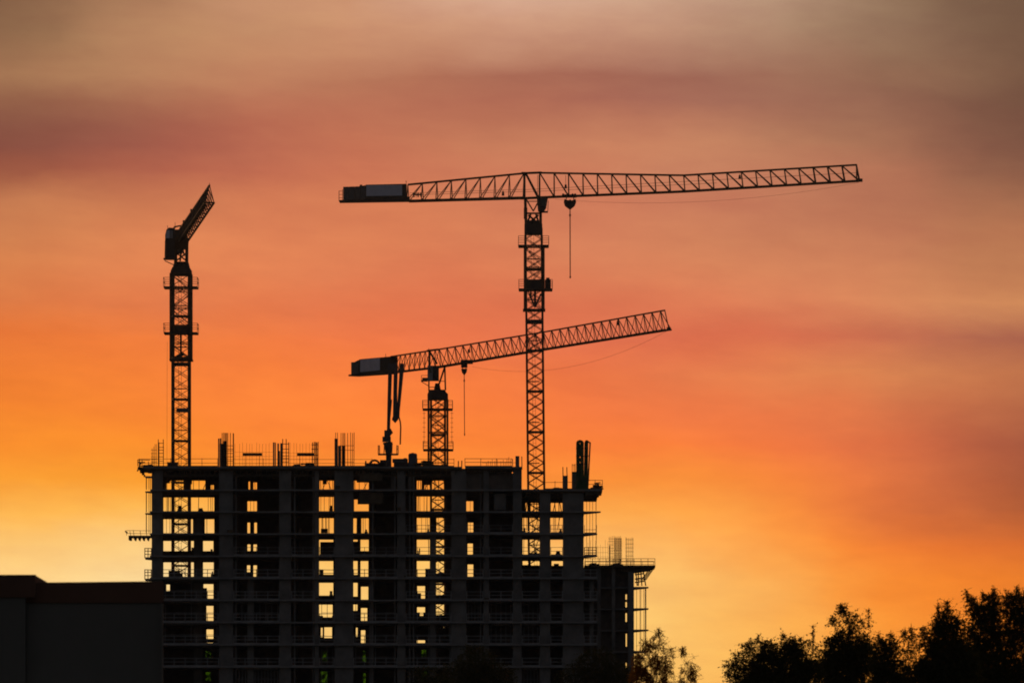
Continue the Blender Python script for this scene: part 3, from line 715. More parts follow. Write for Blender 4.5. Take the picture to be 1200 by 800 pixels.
def mast(parent, cx, cy, w, z0, z1, rot, leg=.12, lace=.035, pitch=1.5, sect=6.0, name='mast', lean=0.0):
    mb = MB(); c, s = math.cos(rot), math.sin(rot); h = w/2
    cor = [Vector((cx+c*a-s*b_, cy+s*a+c*b_, 0)) for a, b_ in ((-h,-h),(h,-h),(h,h),(-h,h))]
    up = lambda v, z: Vector((v.x+lean*(z1-z), v.y, z))
    for v in cor: mb.bar(up(v,z0), up(v,z1), leg)
    z = z1; k = 0
    while z > z0+.1:
        zn = max(z0, z-pitch)
        for i in range(4):
            a, b_ = cor[i], cor[(i+1) % 4]
            mb.bar(up(a,z), up(b_,zn), lace); mb.bar(up(b_,z), up(a,zn), lace)
            if k % int(sect/pitch) == 0: mb.bar(up(a,z), up(b_,z), lace*2.6)
        z = zn; k += 1
    # ladder with rest landings inside
    lx = cor[0].lerp(cor[2], .42)
    o = mb.build(name, M['crane'], parent)
    lb = MB()
    for dx in (-.2,.2): lb.bar((lx.x+dx+lean*(z1-z0), lx.y, z0), (lx.x+dx, lx.y, z1), .022)
    z = z0+.3
    while z < z1: lb.bar((lx.x-.2+lean*(z1-z),lx.y,z), (lx.x+.2+lean*(z1-z),lx.y,z), .015); z += .5
    z = z1-sect*.75
    while z > z0: lb.box(cx-w*.38, cx+w*.38, cy-w*.35, cy+w*.2, z, z+.08); z -= sect
    lb.build('ladder', M['cranedark'], parent)
    return cor
def platform(parent, px0, px1, py, cy, half, hpx=10.5, th=2.6):
    z = Z(py, cy); x0, x1 = X(px0,cy), X(px1,cy); zt = Z(py-hpx, cy); mb = MB(); dy = half
    mb.box(x0, x1, cy-dy, cy-dy+.7, z-.18, z); mb.box(x0, x1, cy+dy-.7, cy+dy, z-.18, z)
    mb.box(x0, x0+1.0, cy-dy+.7, cy+dy-.7, z-.18, z); mb.box(x1-1.0, x1, cy-dy+.7, cy+dy-.7, z-.18, z)
    mb.build('platform', M['cranedark'], parent)
    for xa, xb in ((x0, x0+(x1-x0)*.2), (x1, x1-(x1-x0)*.2)):
        mb = MB()
        for hh in (z+(zt-z)*.98, z+(zt-z)*.5):
            mb.bar((xb,cy-dy,hh), (xa,cy-dy,hh), .03); mb.bar((xa,cy-dy,hh), (xa,cy+dy,hh), .03); mb.bar((xa,cy+dy,hh), (xb,cy+dy,hh), .03)
        for x in (xa, xb):
            for y_ in (cy-dy, cy+dy): mb.bar((x,y_,z), (x,y_,zt), .035)
        mb.build('platform_rail', M['prop'], parent)
def cage_frame(parent, px0, px1, py0, py1, cy, w, leg=.13):
    z0, z1 = Z(py1,cy), Z(py0,cy); x0, x1 = X(px0,cy), X(px1,cy); mb = MB(); d = w/2
    for x in (x0, x1):
        for y_ in (cy-d, cy+d): mb.bar((x,y_,z0), (x,y_,z1), leg)
    n = max(2, round((z1-z0)/2.6))
    for i in range(n+1):
        z = z0+(z1-z0)*i/n
        for y_ in (cy-d, cy+d):
            mb.bar((x0,y_,z), (x1,y_,z), .06)
            if i < n:
                zn = z0+(z1-z0)*(i+1)/n
                mb.bar((x0,y_,z), (x1,y_,zn), .04) if i % 2 else mb.bar((x1,y_,z), (x0,y_,zn), .04)
        for x in (x0, x1): mb.bar((x,cy-d,z), (x,cy+d,z), .06)
    mb.build('climbing_frame', M['crane'], parent)
def ballast(parent, R, d, lat, spec, wid=1.0):
    """boxes in the jib plane given by photo corners: name, material, (px0,pytop,pybot),(px1,pytop,pybot), half width"""
    for nm, mt, (a, ta, ba), (c, tc_, bc), hw in spec:
        mb = MB(); q = [inplane(R,d,a,ba), inplane(R,d,c,bc), inplane(R,d,c,tc_), inplane(R,d,a,ta)]
        n = 0; mb.v = [tuple(v-lat*hw) for v in q]+[tuple(v+lat*hw) for v in q]
        mb.f = [(0,1,2,3),(7,6,5,4),(0,4,5,1),(1,5,6,2),(2,6,7,3),(3,7,4,0)]
        mb.build(nm, M[mt], parent)
def rope(parent, a, b_, r=.045): MB().bar(a, b_, r, r, 6).build('rope', M['cable'], parent)
def sag(a, b_, dz, n=14):
    return [a.lerp(b_, i/n)-Vector((0,0,dz*4*(i/n)*(1-i/n))) for i in range(n+1)]

# ---- crane B (tall, right)
c0 = P(625.2, 1000, YC)
CB = thing('tower_crane', 'tallest tower crane with a level jib reaching far right over the rooftop', 'crane', (c0.x, YC, 0), 'tower cranes over the building site')
mast(CB, c0.x, YC, 2.25, 0.05, Z(268,YC), math.radians(.6), .14, .045, 1.42, 5.7, lean=.0105)
MB().box(c0.x-2.5, c0.x+4.5, YC-3.5, YC+3.5, 0.05, 1.2).build('footing', M['weight'], CB)
cage_frame(CB, 614.8, 637.2, 289, 364, YC, 3.0)
platform(CB, 607.5, 643, 288, YC, 1.9, 10.5); platform(CB, 608, 647.3, 339, YC, 1.9, 10.5)
mb = MB(); mb.box(X(638.5,YC), X(645.5,YC), YC-1.2, YC+.3, Z(339,YC), Z(328.5,YC)); mb.box(X(640,YC), X(644,YC), YC-1.1, YC, Z(328.5,YC), Z(326,YC)); mb.build('hydraulic_unit', M['cranedark'], CB)
mb = MB(); mb.bar(P(627,330,YC-.9), P(627,358,YC-.9), .16); mb.bar(P(622,332,YC-.9), P(622,350,YC-.9), .09); mb.bar(P(620,344,YC-1.1), P(627,360,YC-1.1), .12); mb.bar(P(634,344,YC-1.1), P(627,360,YC-1.1), .12)
mb.box(X(617,YC), X(636,YC), YC-1.2, YC+1.2, Z(340,YC), Z(328,YC)); mb.build('climbing_cylinder', M['cranedark'], CB)
MB().box(X(612.8,YC), X(639,YC), YC-1.5, YC+1.5, Z(364.5,YC), Z(362.5,YC)).build('collar', M['cranedark'], CB)
MB().box(X(617.5,YC), X(637,YC), YC-1.2, YC+1.2, Z(379,YC), Z(375,YC)).build('rest_landing', M['cranedark'], CB)
mb = MB(); mb.box(X(614.5,YC), X(635.5,YC), YC-1.3, YC+1.3, Z(275,YC), Z(263,YC)); mb.bar(P(624.8,263,YC), P(624.8,258.5,YC), 1.05, .75, 16)
for a, b_ in (((617,263),(622,251)),((632,263),(628,251)),((619,262),(631,252)),((631,262),(619,252))): mb.bar(P(*a,YC-1), P(*b_,YC-1), .13)
mb.build('slewing_ring', M['cranedark'], CB)
mb = MB()
for px in (616.5, 633.5):
    for dy in (-1, 1): mb.bar(P(px,266,YC+dy), P(px-(1 if px<620 else 0),232,YC+dy), .2)
for dy in (-1, 1):
    mb.bar(P(617,250,YC+dy), P(633,250,YC+dy), .12); mb.bar(P(618,236,YC+dy), P(630,236,YC+dy), .06)
    mb.bar(P(617,234,YC+dy), P(625,247.5,YC+dy), .09); mb.bar(P(631,236,YC+dy), P(625,247.5,YC+dy), .09)
mb.box(X(613.8,YC), X(618,YC), YC-1, YC+1, Z(256,YC), Z(244,YC)); mb.build('tower_head', M['crane'], CB)
dB = Vector((1, -.03, 0)).normalized(); lB = Vector((.03, 1, 0)).normalized(); RB = Vector((c0.x, YC, 0))
q = lambda px, py: inplane(RB, dB, px, py)
truss('jib', CB, [q(632.5,231.5),q(800,224.6),q(1007,212)], [q(632.5,202.6),q(800,205.6),q(1003.5,193.3)], 22, 1.3, lB, 'pratt', .115, .075)
MB().box(q(1004,0).x, q(1011,0).x, YC-1.0-dB.y, YC-.2, Z(213.5,YC), Z(210,YC)).build('jib_tip', M['cranedark'], CB)
mb = MB(); mb.bar(q(1003.8,192.5), q(1003.8,213), .09); mb.build('jib_end_frame', M['crane'], CB)
truss('counter_jib', CB, [q(478,235.8),q(614,232)], [q(478,216.5),q(614,203.2)], 8, 1.9, (lB+Vector((.12,0,0))).normalized(), 'pratt_r', .12, .05)
mb = MB(); 
for dy in (-.8,.8): mb.bar(q(614.5,233)+Vector((0,dy,0)), q(614.5,202.5), .17)
for dy in (-.7,.7): mb.bar(q(616,203)+Vector((0,0,0)), q(631,232)+Vector((0,dy,0)), .12)
mb.bar(q(612,203.2), q(634,202.3), .15); mb.bar(q(610,232.6), q(634,231.6), .17); mb.box(q(611,0).x, q(617,0).x, YC-.3, YC+.3, Z(204,YC), Z(201.8,YC)); mb.box(q(630,0).x, q(635,0).x, YC-.3, YC+.3, Z(203.5,YC), Z(201.3,YC))
mb.build('apex_frame', M['crane'], CB)
ballast(CB, RB, dB, lB, [
 ('counter_deck','cranedark',(398,235.2,237.4),(480,231,236.2),.95),
 ('counterweight','weight',(402.5,219.6,235),(409,219.4,235),.8),('counterweight','weight',(409.4,219.4,235),(416,219.2,235),.8),('counterweight','weight',(416.4,219.2,235),(422.5,219,235),.8),('counterweight','weight',(422.9,219,235),(428.5,217.5,234.5),.8),
 ('machinery_housing','cranedark',(429,217,235),(476.5,216,232),.75)])
mb = MB(); w_ = lB*.78
v_ = [q(429.5,217.4), q(471.5,217.2), q(471.5,229.8), q(429.5,230.4)]
mb.v = [tuple(v-w_) for v in v_]+[tuple(v-w_*.99) for v in v_]; mb.f = [(0,3,2,1),(4,5,6,7),(0,1,5,4),(1,2,6,5),(2,3,7,6),(3,0,4,7)]
for f in (.22,.5,.78): mb.bar(v_[0].lerp(v_[1],f)-w_*1.01, v_[3].lerp(v_[2],f)-w_*1.01, .025)
mb.build('cover_panel', M['panel'], CB)
ballast(CB, RB, dB, lB, [('sheave','cranedark',(421.5,216.8,219.2),(424.5,216.5,219.2),.2)])
mb = MB()
for py in (224,228,232): mb.bar(q(397,py), q(401,py), .03)
mb.bar(q(397.3,223.5), q(397.3,236), .04); mb.bar(q(401.5,222), q(401.5,236), .04); mb.build('platform_rail', M['prop'], CB)
mb = MB(); mb.bar(q(476,216), q(476,212.5), .03); mb.box(q(475.5,0).x, q(476.5,0).x, YC-.1, YC+.1, Z(213,YC), Z(212,YC)); mb.build('warning_lamp', M['cranedark'], CB)
mb = MB()
for a, b_ in (((480,226.2),(614,222)),((480,228.5),(614,224.5)),((614,222.5),(1003,202.5)),((614,225),(840,214.5)),((485,231),(492,227)),((488,232),(488,226))): mb.bar(q(*a), q(*b_), .022)
mb.build('winch_rope', M['cable'], CB)
mb = MB(); mb.bar(q(485,231), q(485,226), .09); mb.bar(q(490,231), q(490,226), .09); mb.bar(q(493,231)+Vector((0,-.3,0)), q(493,226)+Vector((0,-.3,0)), .07); mb.bar(q(484,228), q(494,228), .1); mb.build('winch', M['cranedark'], CB)
for a_, b_ in (((589.5,229.5),(589.5,224.5)),((662.9,221),(662.9,216.5)),((866.8,210),(866.8,205.5))):
    MB().bar(q(*a_)+Vector((0,-.2,0)), q(*b_)+Vector((0,-.2,0)), .2, .13, 8).bar(q(a_[0],b_[1]), q(a_[0],b_[1]-(11 if a_[0] < 870 and a_[0] > 600 and a_[0] < 700 else 2)), .03).build('floodlight', M['cranedark'], CB)
mb = MB(); mb.tube(sag(q(650,233.5), q(1006,214), 1.45), .012, 4); mb.build('drooping_cable', M['cable'], CB)
MB().bar(q(630,205), q(630,231), .03).bar(q(631.5,205), q(631.5,231), .03).build('access_ladder', M['prop'], CB)
mb = MB(); mb.prof([(X(630.5,YC),Z(249,YC)),(X(636.5,YC),Z(250,YC)),(X(640,YC),Z(245,YC)),(X(642,YC),Z(233.2,YC)),(X(629,YC),Z(233.2,YC))], YC-2.2, YC-.95); mb.build('cab', M['cranedark'], CB)
mb = MB(); mb.box(X(634,YC), X(640,YC), YC-2.24, YC-2.205, Z(243,YC), Z(235,YC)); mb.build('cab_window', M['glass'], CB)
mb = MB(); mb.box(X(635,YC), X(642,YC), YC-2.3, YC-.9, Z(250.2,YC), Z(249,YC)); mb.bar(P(641.8,249,YC-1.6), P(642.6,235,YC-1.6), .04); mb.build('cab_step', M['prop'], CB)
mb = MB(); mb.box(q(658.5,0).x, q(675.5,0).x, YC-1, YC+.6, Z(231.4,YC), Z(228.5,YC))
for px in (660,666,671,674): mb.bar(P(px,229.5,YC-1.1), P(px,226.8,YC-1.1), .12, .12, 8)
mb.build('trolley', M['cranedark'], CB)
mb = MB(); mb.prof([(X(a,YC),Z(b_,YC)) for a, b_ in ((668,246),(673.5,241.5),(675.2,237),(674.6,233.4),(670,235.2),(668,233.8),(666,235.2),(661.5,233.4),(660.6,237),(662,241.5))], YC-.35, YC+.2); mb.build('hook_block', M['cranedark'], CB)
mb = MB(); mb.bar(P(663.5,234,YC-.1), P(663.8,231,YC-.1), .06); mb.bar(P(672.5,234,YC-.1), P(672.2,231,YC-.1), .06); mb.build('reeving', M['cable'], CB)
mb = MB(); mb.bar(P(668,246,YC), P(668.2,324,YC), .07, .07, 6); mb.bar(P(668,251,YC), P(668,253.5,YC), .13, .13, 6); mb.build('hoist_chain', M['cable'], CB)
mb = MB(); mb.bar(P(668.2,324,YC), P(668.3,326,YC), .14, .08, 8); mb.build('hook', M['cranedark'], CB)

# ---- crane C (lower middle, jib towards the viewer and right)
c1 = P(513.3, 1000, YC)
CC = thing('tower_crane', 'lowest tower crane whose jib slopes up to the right past the tallest mast', 'crane', (c1.x, YC, 0), 'tower cranes over the building site')
mast(CC, c1.x, YC, 1.95, 0.05, Z(466,YC), math.radians(1.5), .14, .042, 1.3, 5.2)
MB().box(c1.x-3.5, c1.x+3.5, YC-3.5, YC+3.5, 0.05, 1.2).build('footing', M['weight'], CC)
cage_frame(CC, 502.2, 524.4, 468, 545.5, YC, 2.7)
platform(CC, 495.3, 530.3, 479, YC, 1.7, 9.5); platform(CC, 496, 531, 526.5, YC, 1.7, 8.5)
for px in (497, 529.5):
    mb = MB()
    mb.bar(P(px,520,YC-1.5), P(px,482,YC-1.5), .025)
    for i in range(7): mb.bar(P(px-1.8,484+5.5*i,YC-1.5), P(px+1.8,484+5.5*i,YC-1.5), .025)
    mb.build('outer_ladder', M['prop'], CC)
mb = MB(); mb.prof([(X(a,YC),Z(b_,YC)) for a, b_ in ((501,468),(525,468),(525,462),(523,460),(521.5,457),(503,457),(502,460),(501,462))], YC-1.2, YC+1.2)
mb.bar(P(512.5,457,YC), P(512.5,449,YC), .5, .3, 12); mb.build('slewing_ring', M['cranedark'], CC)
mb = MB()
for dy in (-.8,.8):
    mb.bar(P(502.6,458,YC+dy), P(502.6,431,YC+dy), .1); mb.bar(P(522,457,YC+dy), P(521.2,428,YC+dy), .11)
    mb.bar(P(514.5,450,YC+dy), P(520.8,431,YC+dy), .12); mb.bar(P(503,453.5,YC+dy), P(512,453.5,YC+dy), .05); mb.bar(P(514,446.5,YC+dy), P(521.5,446.5,YC+dy), .04)
mb.build('tower_head', M['crane'], CC)
RC = Vector((c1.x, YC, 0)); dC = Vector((31.9,-46,0)).normalized(); lC = Vector((-dC.y, dC.x, 0)); lC = lC if lC.y > 0 else -lC
q = lambda px, py: inplane(RC, dC, px, py)
truss('jib', CC, [q(513,430.2),q(640,409),q(783,386.2)], [q(510,410),q(640,388.5),q(779,363.5)], 28, 1.05, lC, 'warren', .085, .045)
mb = MB(); mb.bar(q(779,363.5), q(784,386), .05); mb.box(q(783,0).x-.2, q(786.2,0).x, q(783,0).y-.6, q(783,0).y+.6, q(785,387).z, q(785,383.5).z); mb.build('jib_tip', M['cranedark'], CC)
truss('counter_jib', CC, [q(458,436.8),q(513,430.2)], [q(458,417.8),q(510,410)], 9, 1.05, lC, 'pratt_r', .09, .035)
mb = MB(); mb.bar(q(503,410.5), q(503,431), .13); mb.bar(q(501,410.8), q(514,409.4), .13); mb.bar(q(503,411), q(512,426), .1); mb.build('apex_frame', M['crane'], CC)
ballast(CC, RC, dC, lC, [
 ('counter_deck','cranedark',(414.5,439,441),(459,434.5,438),.9),
 ('counterweight','weight',(416.3,424.5,439),(420,424.3,438.8),.7),('counterweight','weight',(420.3,424.3,438.7),(424.5,422,438.3),.7),
 ('machinery_housing','cranedark',(425,421,438),(462,417.7,434.8),.6)])
mb = MB(); w_ = lC*.64; v_ = [q(426.5,421.4), q(449.5,419.4), q(449.5,433.8), q(426.5,436)]
mb.v = [tuple(v-w_) for v in v_]+[tuple(v-w_*.98) for v in v_]; mb.f = [(0,3,2,1),(4,5,6,7),(0,1,5,4),(1,2,6,5),(2,3,7,6),(3,0,4,7)]
for f in (.22,.5,.78): mb.bar(v_[0].lerp(v_[1],f)-w_*1.01, v_[3].lerp(v_[2],f)-w_*1.01, .025)
mb.build('cover_panel', M['panel'], CC)
mb = MB(); mb.bar(q(415,440), q(415,429), .035); mb.bar(q(413.2,440.5), q(413.2,432), .03)
for py in (430,434): mb.bar(q(413,py), q(416,py-.4), .025)
mb.build('platform_rail', M['prop'], CC)
MB().bar(q(452,418.5), q(452,414.5), .035).build('warning_lamp', M['cranedark'], CC); MB().bar(q(502.5,410.5), q(502.5,408), .04).build('warning_lamp', M['cranedark'], CC)
mb = MB(); mb.box(X(501.2,YC), X(507.3,YC), YC-2.4, YC-1.0, Z(447,YC), Z(429.5,YC)); mb.build('cab', M['cabin'], CC)
mb = MB(); mb.box(X(507.4,YC), X(514.5,YC), YC-2.2, YC-1.0, Z(447,YC), Z(429.5,YC)); mb.build('electric_cabinet', M['cranedark'], CC)
MB().box(X(502.3,YC), X(506,YC), YC-2.44, YC-2.405, Z(438,YC), Z(431,YC)).build('cab_window', M['glass'], CC)
mb = MB(); mb.box(X(493.6,YC), X(501.1,YC), YC-2.2, YC-1, Z(447.6,YC), Z(446.2,YC)); mb.box(X(495,YC), X(501.1,YC), YC-2.2, YC-1.1, Z(446.2,YC), Z(443.5,YC)); mb.bar(P(493.8,447,YC-1.6), P(503,452.5,YC-1.6), .05); mb.bar(P(493.8,446,YC-2), P(493.8,439.5,YC-2), .035); mb.bar(P(493.8,439.7,YC-2), P(501,439.7,YC-2), .03); mb.build('cab_balcony', M['prop'], CC)
mb = MB(); t0 = q(546.5,424)
mb.box(t0.x-.8, t0.x+.9, t0.y-.9, t0.y+.9, q(546,426).z, q(546,422).z); mb.box(X(540.3,t0.y), X(547.8,t0.y), t0.y-.5, t0.y+.5, Z(430.5,t0.y), Z(424,t0.y)); mb.build('trolley', M['cranedark'], CC)
Yt = t0.y
mb = MB(); mb.prof([(X(a,Yt),Z(b_,Yt)) for a, b_ in ((544,440),(546.8,436),(547.6,432),(540.4,432),(541.2,436))], Yt-.3, Yt+.3); mb.build('hook_block', M['cranedark'], CC)
MB().bar(P(542,432,Yt), P(542,430,Yt), .05).bar(P(546,432,Yt), P(546,430,Yt), .05).build('reeving', M['cable'], CC)
mb = MB(); mb.bar(P(544,440,Yt), P(544.4,508,Yt), .05, .05, 6); mb.bar(P(544,444.5,Yt), P(544,447,Yt), .1, .1, 6); mb.build('hoist_chain', M['cable'], CC)
MB().bar(P(544.4,508,Yt), P(544.5,510.5,Yt), .1, .04, 6).build('hook', M['cranedark'], CC)
mb = MB(); mb.tube(sag(q(553,429.5), q(783,387), 2.5), .011, 4); mb.build('drooping_cable', M['cable'], CC)
MB().bar(q(724,381), q(724,376), .2, .15, 8).build('floodlight', M['cranedark'], CC); MB().bar(q(549.5,413), q(549.5,409), .2, .15, 8).build('floodlight', M['cranedark'], CC)

# ---- crane A (left, jib pointing at the viewer)
c2 = P(212.3, 1000, YC)
CA = thing('tower_crane', 'left tower crane seen end-on, its foreshortened jib pointing steeply up', 'crane', (c2.x, YC, 0), 'tower cranes over the building site')
mast(CA, c2.x, YC, 2.3, 0.05, Z(322,YC), math.radians(8), .13, .042, 1.45, 5.8)
MB().box(c2.x-3.5, c2.x+3.5, YC-3.5, YC+3.5, 0.05, 1.2).build('footing', M['weight'], CA)
cage_frame(CA, 200, 224.5, 321, 422, YC, 3.0, .09)
platform(CA, 192.3, 232, 336.5, YC, 1.9, 10.5); platform(CA, 192.5, 232, 390, YC, 1.9, 10.5)
MB().box(X(201,YC), X(224,YC), YC-1.2, YC+1.2, Z(389.5,YC), Z(382,YC)).bar(P(212,390,YC-.8), P(212,417,YC-.8), .14).bar(P(205,420,YC-1), P(216,414,YC-1), .2).box(X(199,YC), X(226,YC), YC-1.5, YC+1.5, Z(423,YC), Z(421,YC)).build('climbing_cylinder', M['cranedark'], CA)
MB().box(X(203,YC), X(223,YC), YC-1.1, YC+1.1, Z(428.5,YC), Z(425,YC)).build('rest_landing', M['cranedark'], CA)
MB().box(X(207,YC), X(222,YC), YC-1.1, YC-.7, Z(483.5,YC), Z(478.5,YC)).build('notice_board', M['weight'], CA)
MB().bar(P(196,400,YC), P(195.6,560,YC), .015).build('tag_line', M['cable'], CA)
mb = MB(); mb.prof([(X(a,YC),Z(b_,YC)) for a, b_ in ((200,323),(224.5,323),(224.5,317),(222,313),(203,313),(200.5,318))], YC-1.4, YC+1.4); mb.bar(P(212.5,313,YC), P(212.5,307,YC), 1.2, 1.0, 16); mb.build('slewing_ring', M['cranedark'], CA)
mb = MB()
for px in (205.8, 218.8):
    for dy in (-1.1,1.1): mb.bar(P(px,309,YC+dy), P(px+.3,279,YC+dy), .22)
for dy in (-1.1,1.1): mb.bar(P(206,306,YC+dy), P(219,296,YC+dy), .1); mb.bar(P(219,306,YC+dy), P(206,296,YC+dy), .1); mb.bar(P(212.5,293,YC+dy), P(211,306,YC+dy), .12); mb.bar(P(216,300,YC+dy), P(212,280,YC+dy), .1)
mb.box(X(205,YC), X(219.8,YC), YC-1.2, YC+1.2, Z(292,YC), Z(279,YC)); mb.build('tower_head', M['crane'], CA)
tipA = P(245.5, 237.5, 977); rootA = P(214, 284, YC); dA = Vector((tipA.x-rootA.x, tipA.y-rootA.y, 0)).normalized(); lA = Vector((-dA.y, dA.x, 0))
Lh = ((tipA.x-rootA.x)**2+(tipA.y-rootA.y)**2)**.5
topr = rootA+Vector((0,0,2.4)); topt = tipA+Vector((0,0,2.3))
truss('jib', CA, [rootA, tipA], [topr+(topt-topr)*.0, topt], 19, 1.25, lA, 'pratt', .10, .04)
mb = MB(); mb.bar(topt, tipA+lA*.6, .06); mb.bar(topt, tipA-lA*.6, .06); mb.bar(tipA-lA*.65, tipA+lA*.65, .1); mb.bar(topt, topt+Vector((0,0,.35)), .03); mb.build('jib_tip', M['crane'], CA)
mb = MB()
for f in (.06,.35): 
    c = topr.lerp(topt, f); mb.box(c.x-.2, c.x+.2, c.y-.2, c.y+.2, c.z, c.z+.35)
a_ = rootA.lerp(tipA,.02); b2 = rootA.lerp(tipA,.92)
mb.bar(a_-lA*.25+Vector((0,0,.15)), b2-lA*.25+Vector((0,0,.15)), .13); mb.build('jib_walkway', M['cranedark'], CA)
bk = rootA-dA*13
truss('counter_jib', CA, [rootA, bk], [topr, bk+Vector((0,0,1.9))], 7, 1.5, lA, 'pratt', .11, .05)
mb = MB(); ca = rootA-dA*8.5
for i in range(3):
    c = rootA-dA*(9.5+1.4*i); mb = MB(); mb.box(c.x-.9, c.x+.9, c.y-.5, c.y+.5, c.z-.6, c.z+1.7); mb.build('counterweight', M['weight'], CA)
mb = MB(); c = rootA-dA*5.5; mb.box(c.x-.85, c.x+.75, c.y-2, c.y+2, c.z+.1, c.z+2.1); mb.build('machinery_housing', M['cranedark'], CA)
mb = MB(); mb.prof([(X(a,YC),Z(b_,YC)) for a, b_ in ((194.5,304),(205.5,304),(205.5,269),(199,268.5),(196,271),(194.5,277))], YC-2.6, YC-1.2); mb.build('cab', M['cranedark'], CA)
mb = MB(); mb.prof([(X(a,YC),Z(b_,YC)) for a, b_ in ((195.2,281),(200,281),(200,271.2),(197,271.6),(195.2,275))], YC-2.64, YC-2.605); mb.build('cab_window', M['panel'], CA)
mb = MB(); mb.prof([(X(a,YC),Z(b_,YC)) for a, b_ in ((200.6,281),(203.6,281),(203.6,272),(200.6,271.4))], YC-2.64, YC-2.605); mb.build('cab_window', M['cabin'], CA)
mb = MB(); mb.box(X(192.5,YC), X(206,YC), YC-2.7, YC-1, Z(305.5,YC), Z(304.1,YC)); mb.bar(P(193,305.5,YC-1.8), P(205,311,YC-1.8), .06); mb.bar(P(193,304,YC-2.6), P(193.6,282,YC-2.6), .035)
for py in (283,289,295): mb.bar(P(193,py,YC-2.6), P(195,py,YC-2.6), .03)
mb.build('cab_balcony', M['prop'], CA)
MB().bar(P(196.5,270,YC-2), P(196.3,264,YC-2), .03).bar(P(205.3,268,YC-2), P(205.2,260.5,YC-2), .03).bar(P(204,266,YC-1.8), P(212,264.5,YC-1.8), .1).bar(P(204,266,YC-1.8), P(204,270,YC-1.8), .1).build('antenna', M['cranedark'], CA)

# ------------------------------------------------------------------ near building at the left
NB = thing('apartment_building', 'near flat-roofed building with a brown parapet at the lower left, slightly out of focus', 'building', (-16, 205, 0))
YN = 200.0
def nx(px): return X(px, YN)
def nz(py): return Z(py, YN)
# footprint: right flank turned away from the camera
def foot(px0, px1, y0, dep, grow=0.0):
    x0, x1 = nx(px0), nx(px1)
    return [(x0-grow, y0-grow), (x1+grow, y0-grow), (x1+grow-dep*.07, y0+dep), (x0-grow, y0+dep)]
mb = MB(); mb.prism(foot(31, 190, YN, 14), 0, nz(706)); mb.build('wall', M['plaster'], NB)
mb = MB(); mb.prism([(nx(-700), YN-.3), (nx(30.5), YN-.3), (nx(30.5), YN+14), (nx(-700), YN+14)], 0, nz(700)); mb.build('wall', M['plaster'], NB)
mb = MB(); mb.box(nx(187.2), nx(190.6), YN-.06, YN+.4, 0, nz(706.5)); mb.build('corner_pilaster', M['plaster'], NB)
pr = foot(31, 190, YN, 14, .05)
mb = MB(); mb.prism(pr, nz(706)+.002, nz(683.2))
for i in (len(mb.v)-4, len(mb.v)-1): pass
vv_ = [list(v) for v in mb.v]
for i in (4, 7): vv_[i][2] = nz(682.3)
for i in (5, 6): vv_[i][2] = nz(680.6)
mb.v = [tuple(v) for v in vv_]
mb.build('parapet', M['parapet'], NB)
mb = MB(); mb.prism([(nx(-700), YN-.36), (nx(42.5), YN-.36), (nx(42.5), YN+14), (nx(-700), YN+14)], nz(700)+.002, nz(674.2)); mb.build('parapet', M['parapet'], NB)
MB().box(nx(-700), nx(43), YN-.4, YN-.3, nz(674.8), nz(673.6)).build('parapet_cap', M['parapet'], NB)
for i in range(6):          # windows on the wall further left, beyond the frame
    for f in range(6):
        x = nx(-120-95*i); z = 2.0+2.9*f
        w = MB().box(x-.75, x+.75, YN-.36, YN-.301, z-.75, z+.75).build('window', M['glass'], NB)
        MB().box(x-.03, x+.03, YN-.38, YN-.361, z-.75, z+.75).build('frame', M['cabin'], w)

# ------------------------------------------------------------------ trees
def leaf_cloud(lobes, Y, size, mbv, mbf, droop=.5, gap=-.33):
    """short leafy sprays scattered through each lobe; lobes given by photo px, depth radius follows"""
    s = Y/F
    for (cx, cy, rx, ry, den) in lobes:
        c = P(cx, cy, Y); Rx, Rz = rx*s, ry*s; Ry = max(Rx, Rz)*.9
        n = int(den*rx*ry*1.5*min(2.2, (.125/size)**1.5 if size < .12 else 1))+3
        for _ in range(n):
            while True:
                a, b_, d = uni(-1,1), uni(-1,1), uni(-1,1)
                r2 = a*a+b_*b_+d*d
                if r2 <= 1: break
            k = uni(.86, 1.12)
            st_ = Vector((c.x+a*Rx*k, c.y+b_*Ry*k, c.z+d*Rz*k))
            cl = mnoise.noise(Vector((st_.x*2.1, st_.y*2.1, st_.z*1.0+cx)))+.55*mnoise.noise(Vector((st_.x*5.2, st_.y*5.2, st_.z*2.6)))
            if cl < gap+.30*(r2-.6): continue
            dr = Vector((a*.8+uni(-.6,.6), b_*.8+uni(-.6,.6), d*.5+uni(-.9,.35)-droop*.4)).normalized()
            ln = size*uni(1.5, 4.5)
            m = random.randint(3, 6)
            e_ = st_+dr*ln; sd_ = dr.cross(Vector((0, 1, 0))).normalized()*.009; n0 = len(mbv)
            mbv += [tuple(st_-dr*ln*.6-sd_), tuple(st_-dr*ln*.6+sd_), tuple(e_+sd_*.3), tuple(e_-sd_*.3)]; mbf.append((n0, n0+1, n0+2, n0+3))
            for i in range(m):
                p = st_+dr*(ln*i/m)+Vector((uni(-1,1),uni(-1,1),uni(-1,1)))*size*.5
                u = Vector((uni(-1,1),uni(-1,1),uni(-1,.6))).normalized(); v = u.cross(Vector((uni(-1,1),uni(-1,1),uni(-1,1)))).normalized()
                L_ = size*uni(.4,1.25); W_ = L_*uni(.28,.42); n0 = len(mbv)
                mbv += [tuple(p-u*L_*.5), tuple(p+v*W_), tuple(p+u*L_*.5), tuple(p-v*W_)]
                mbf.append((n0, n0+1, n0+2, n0+3))
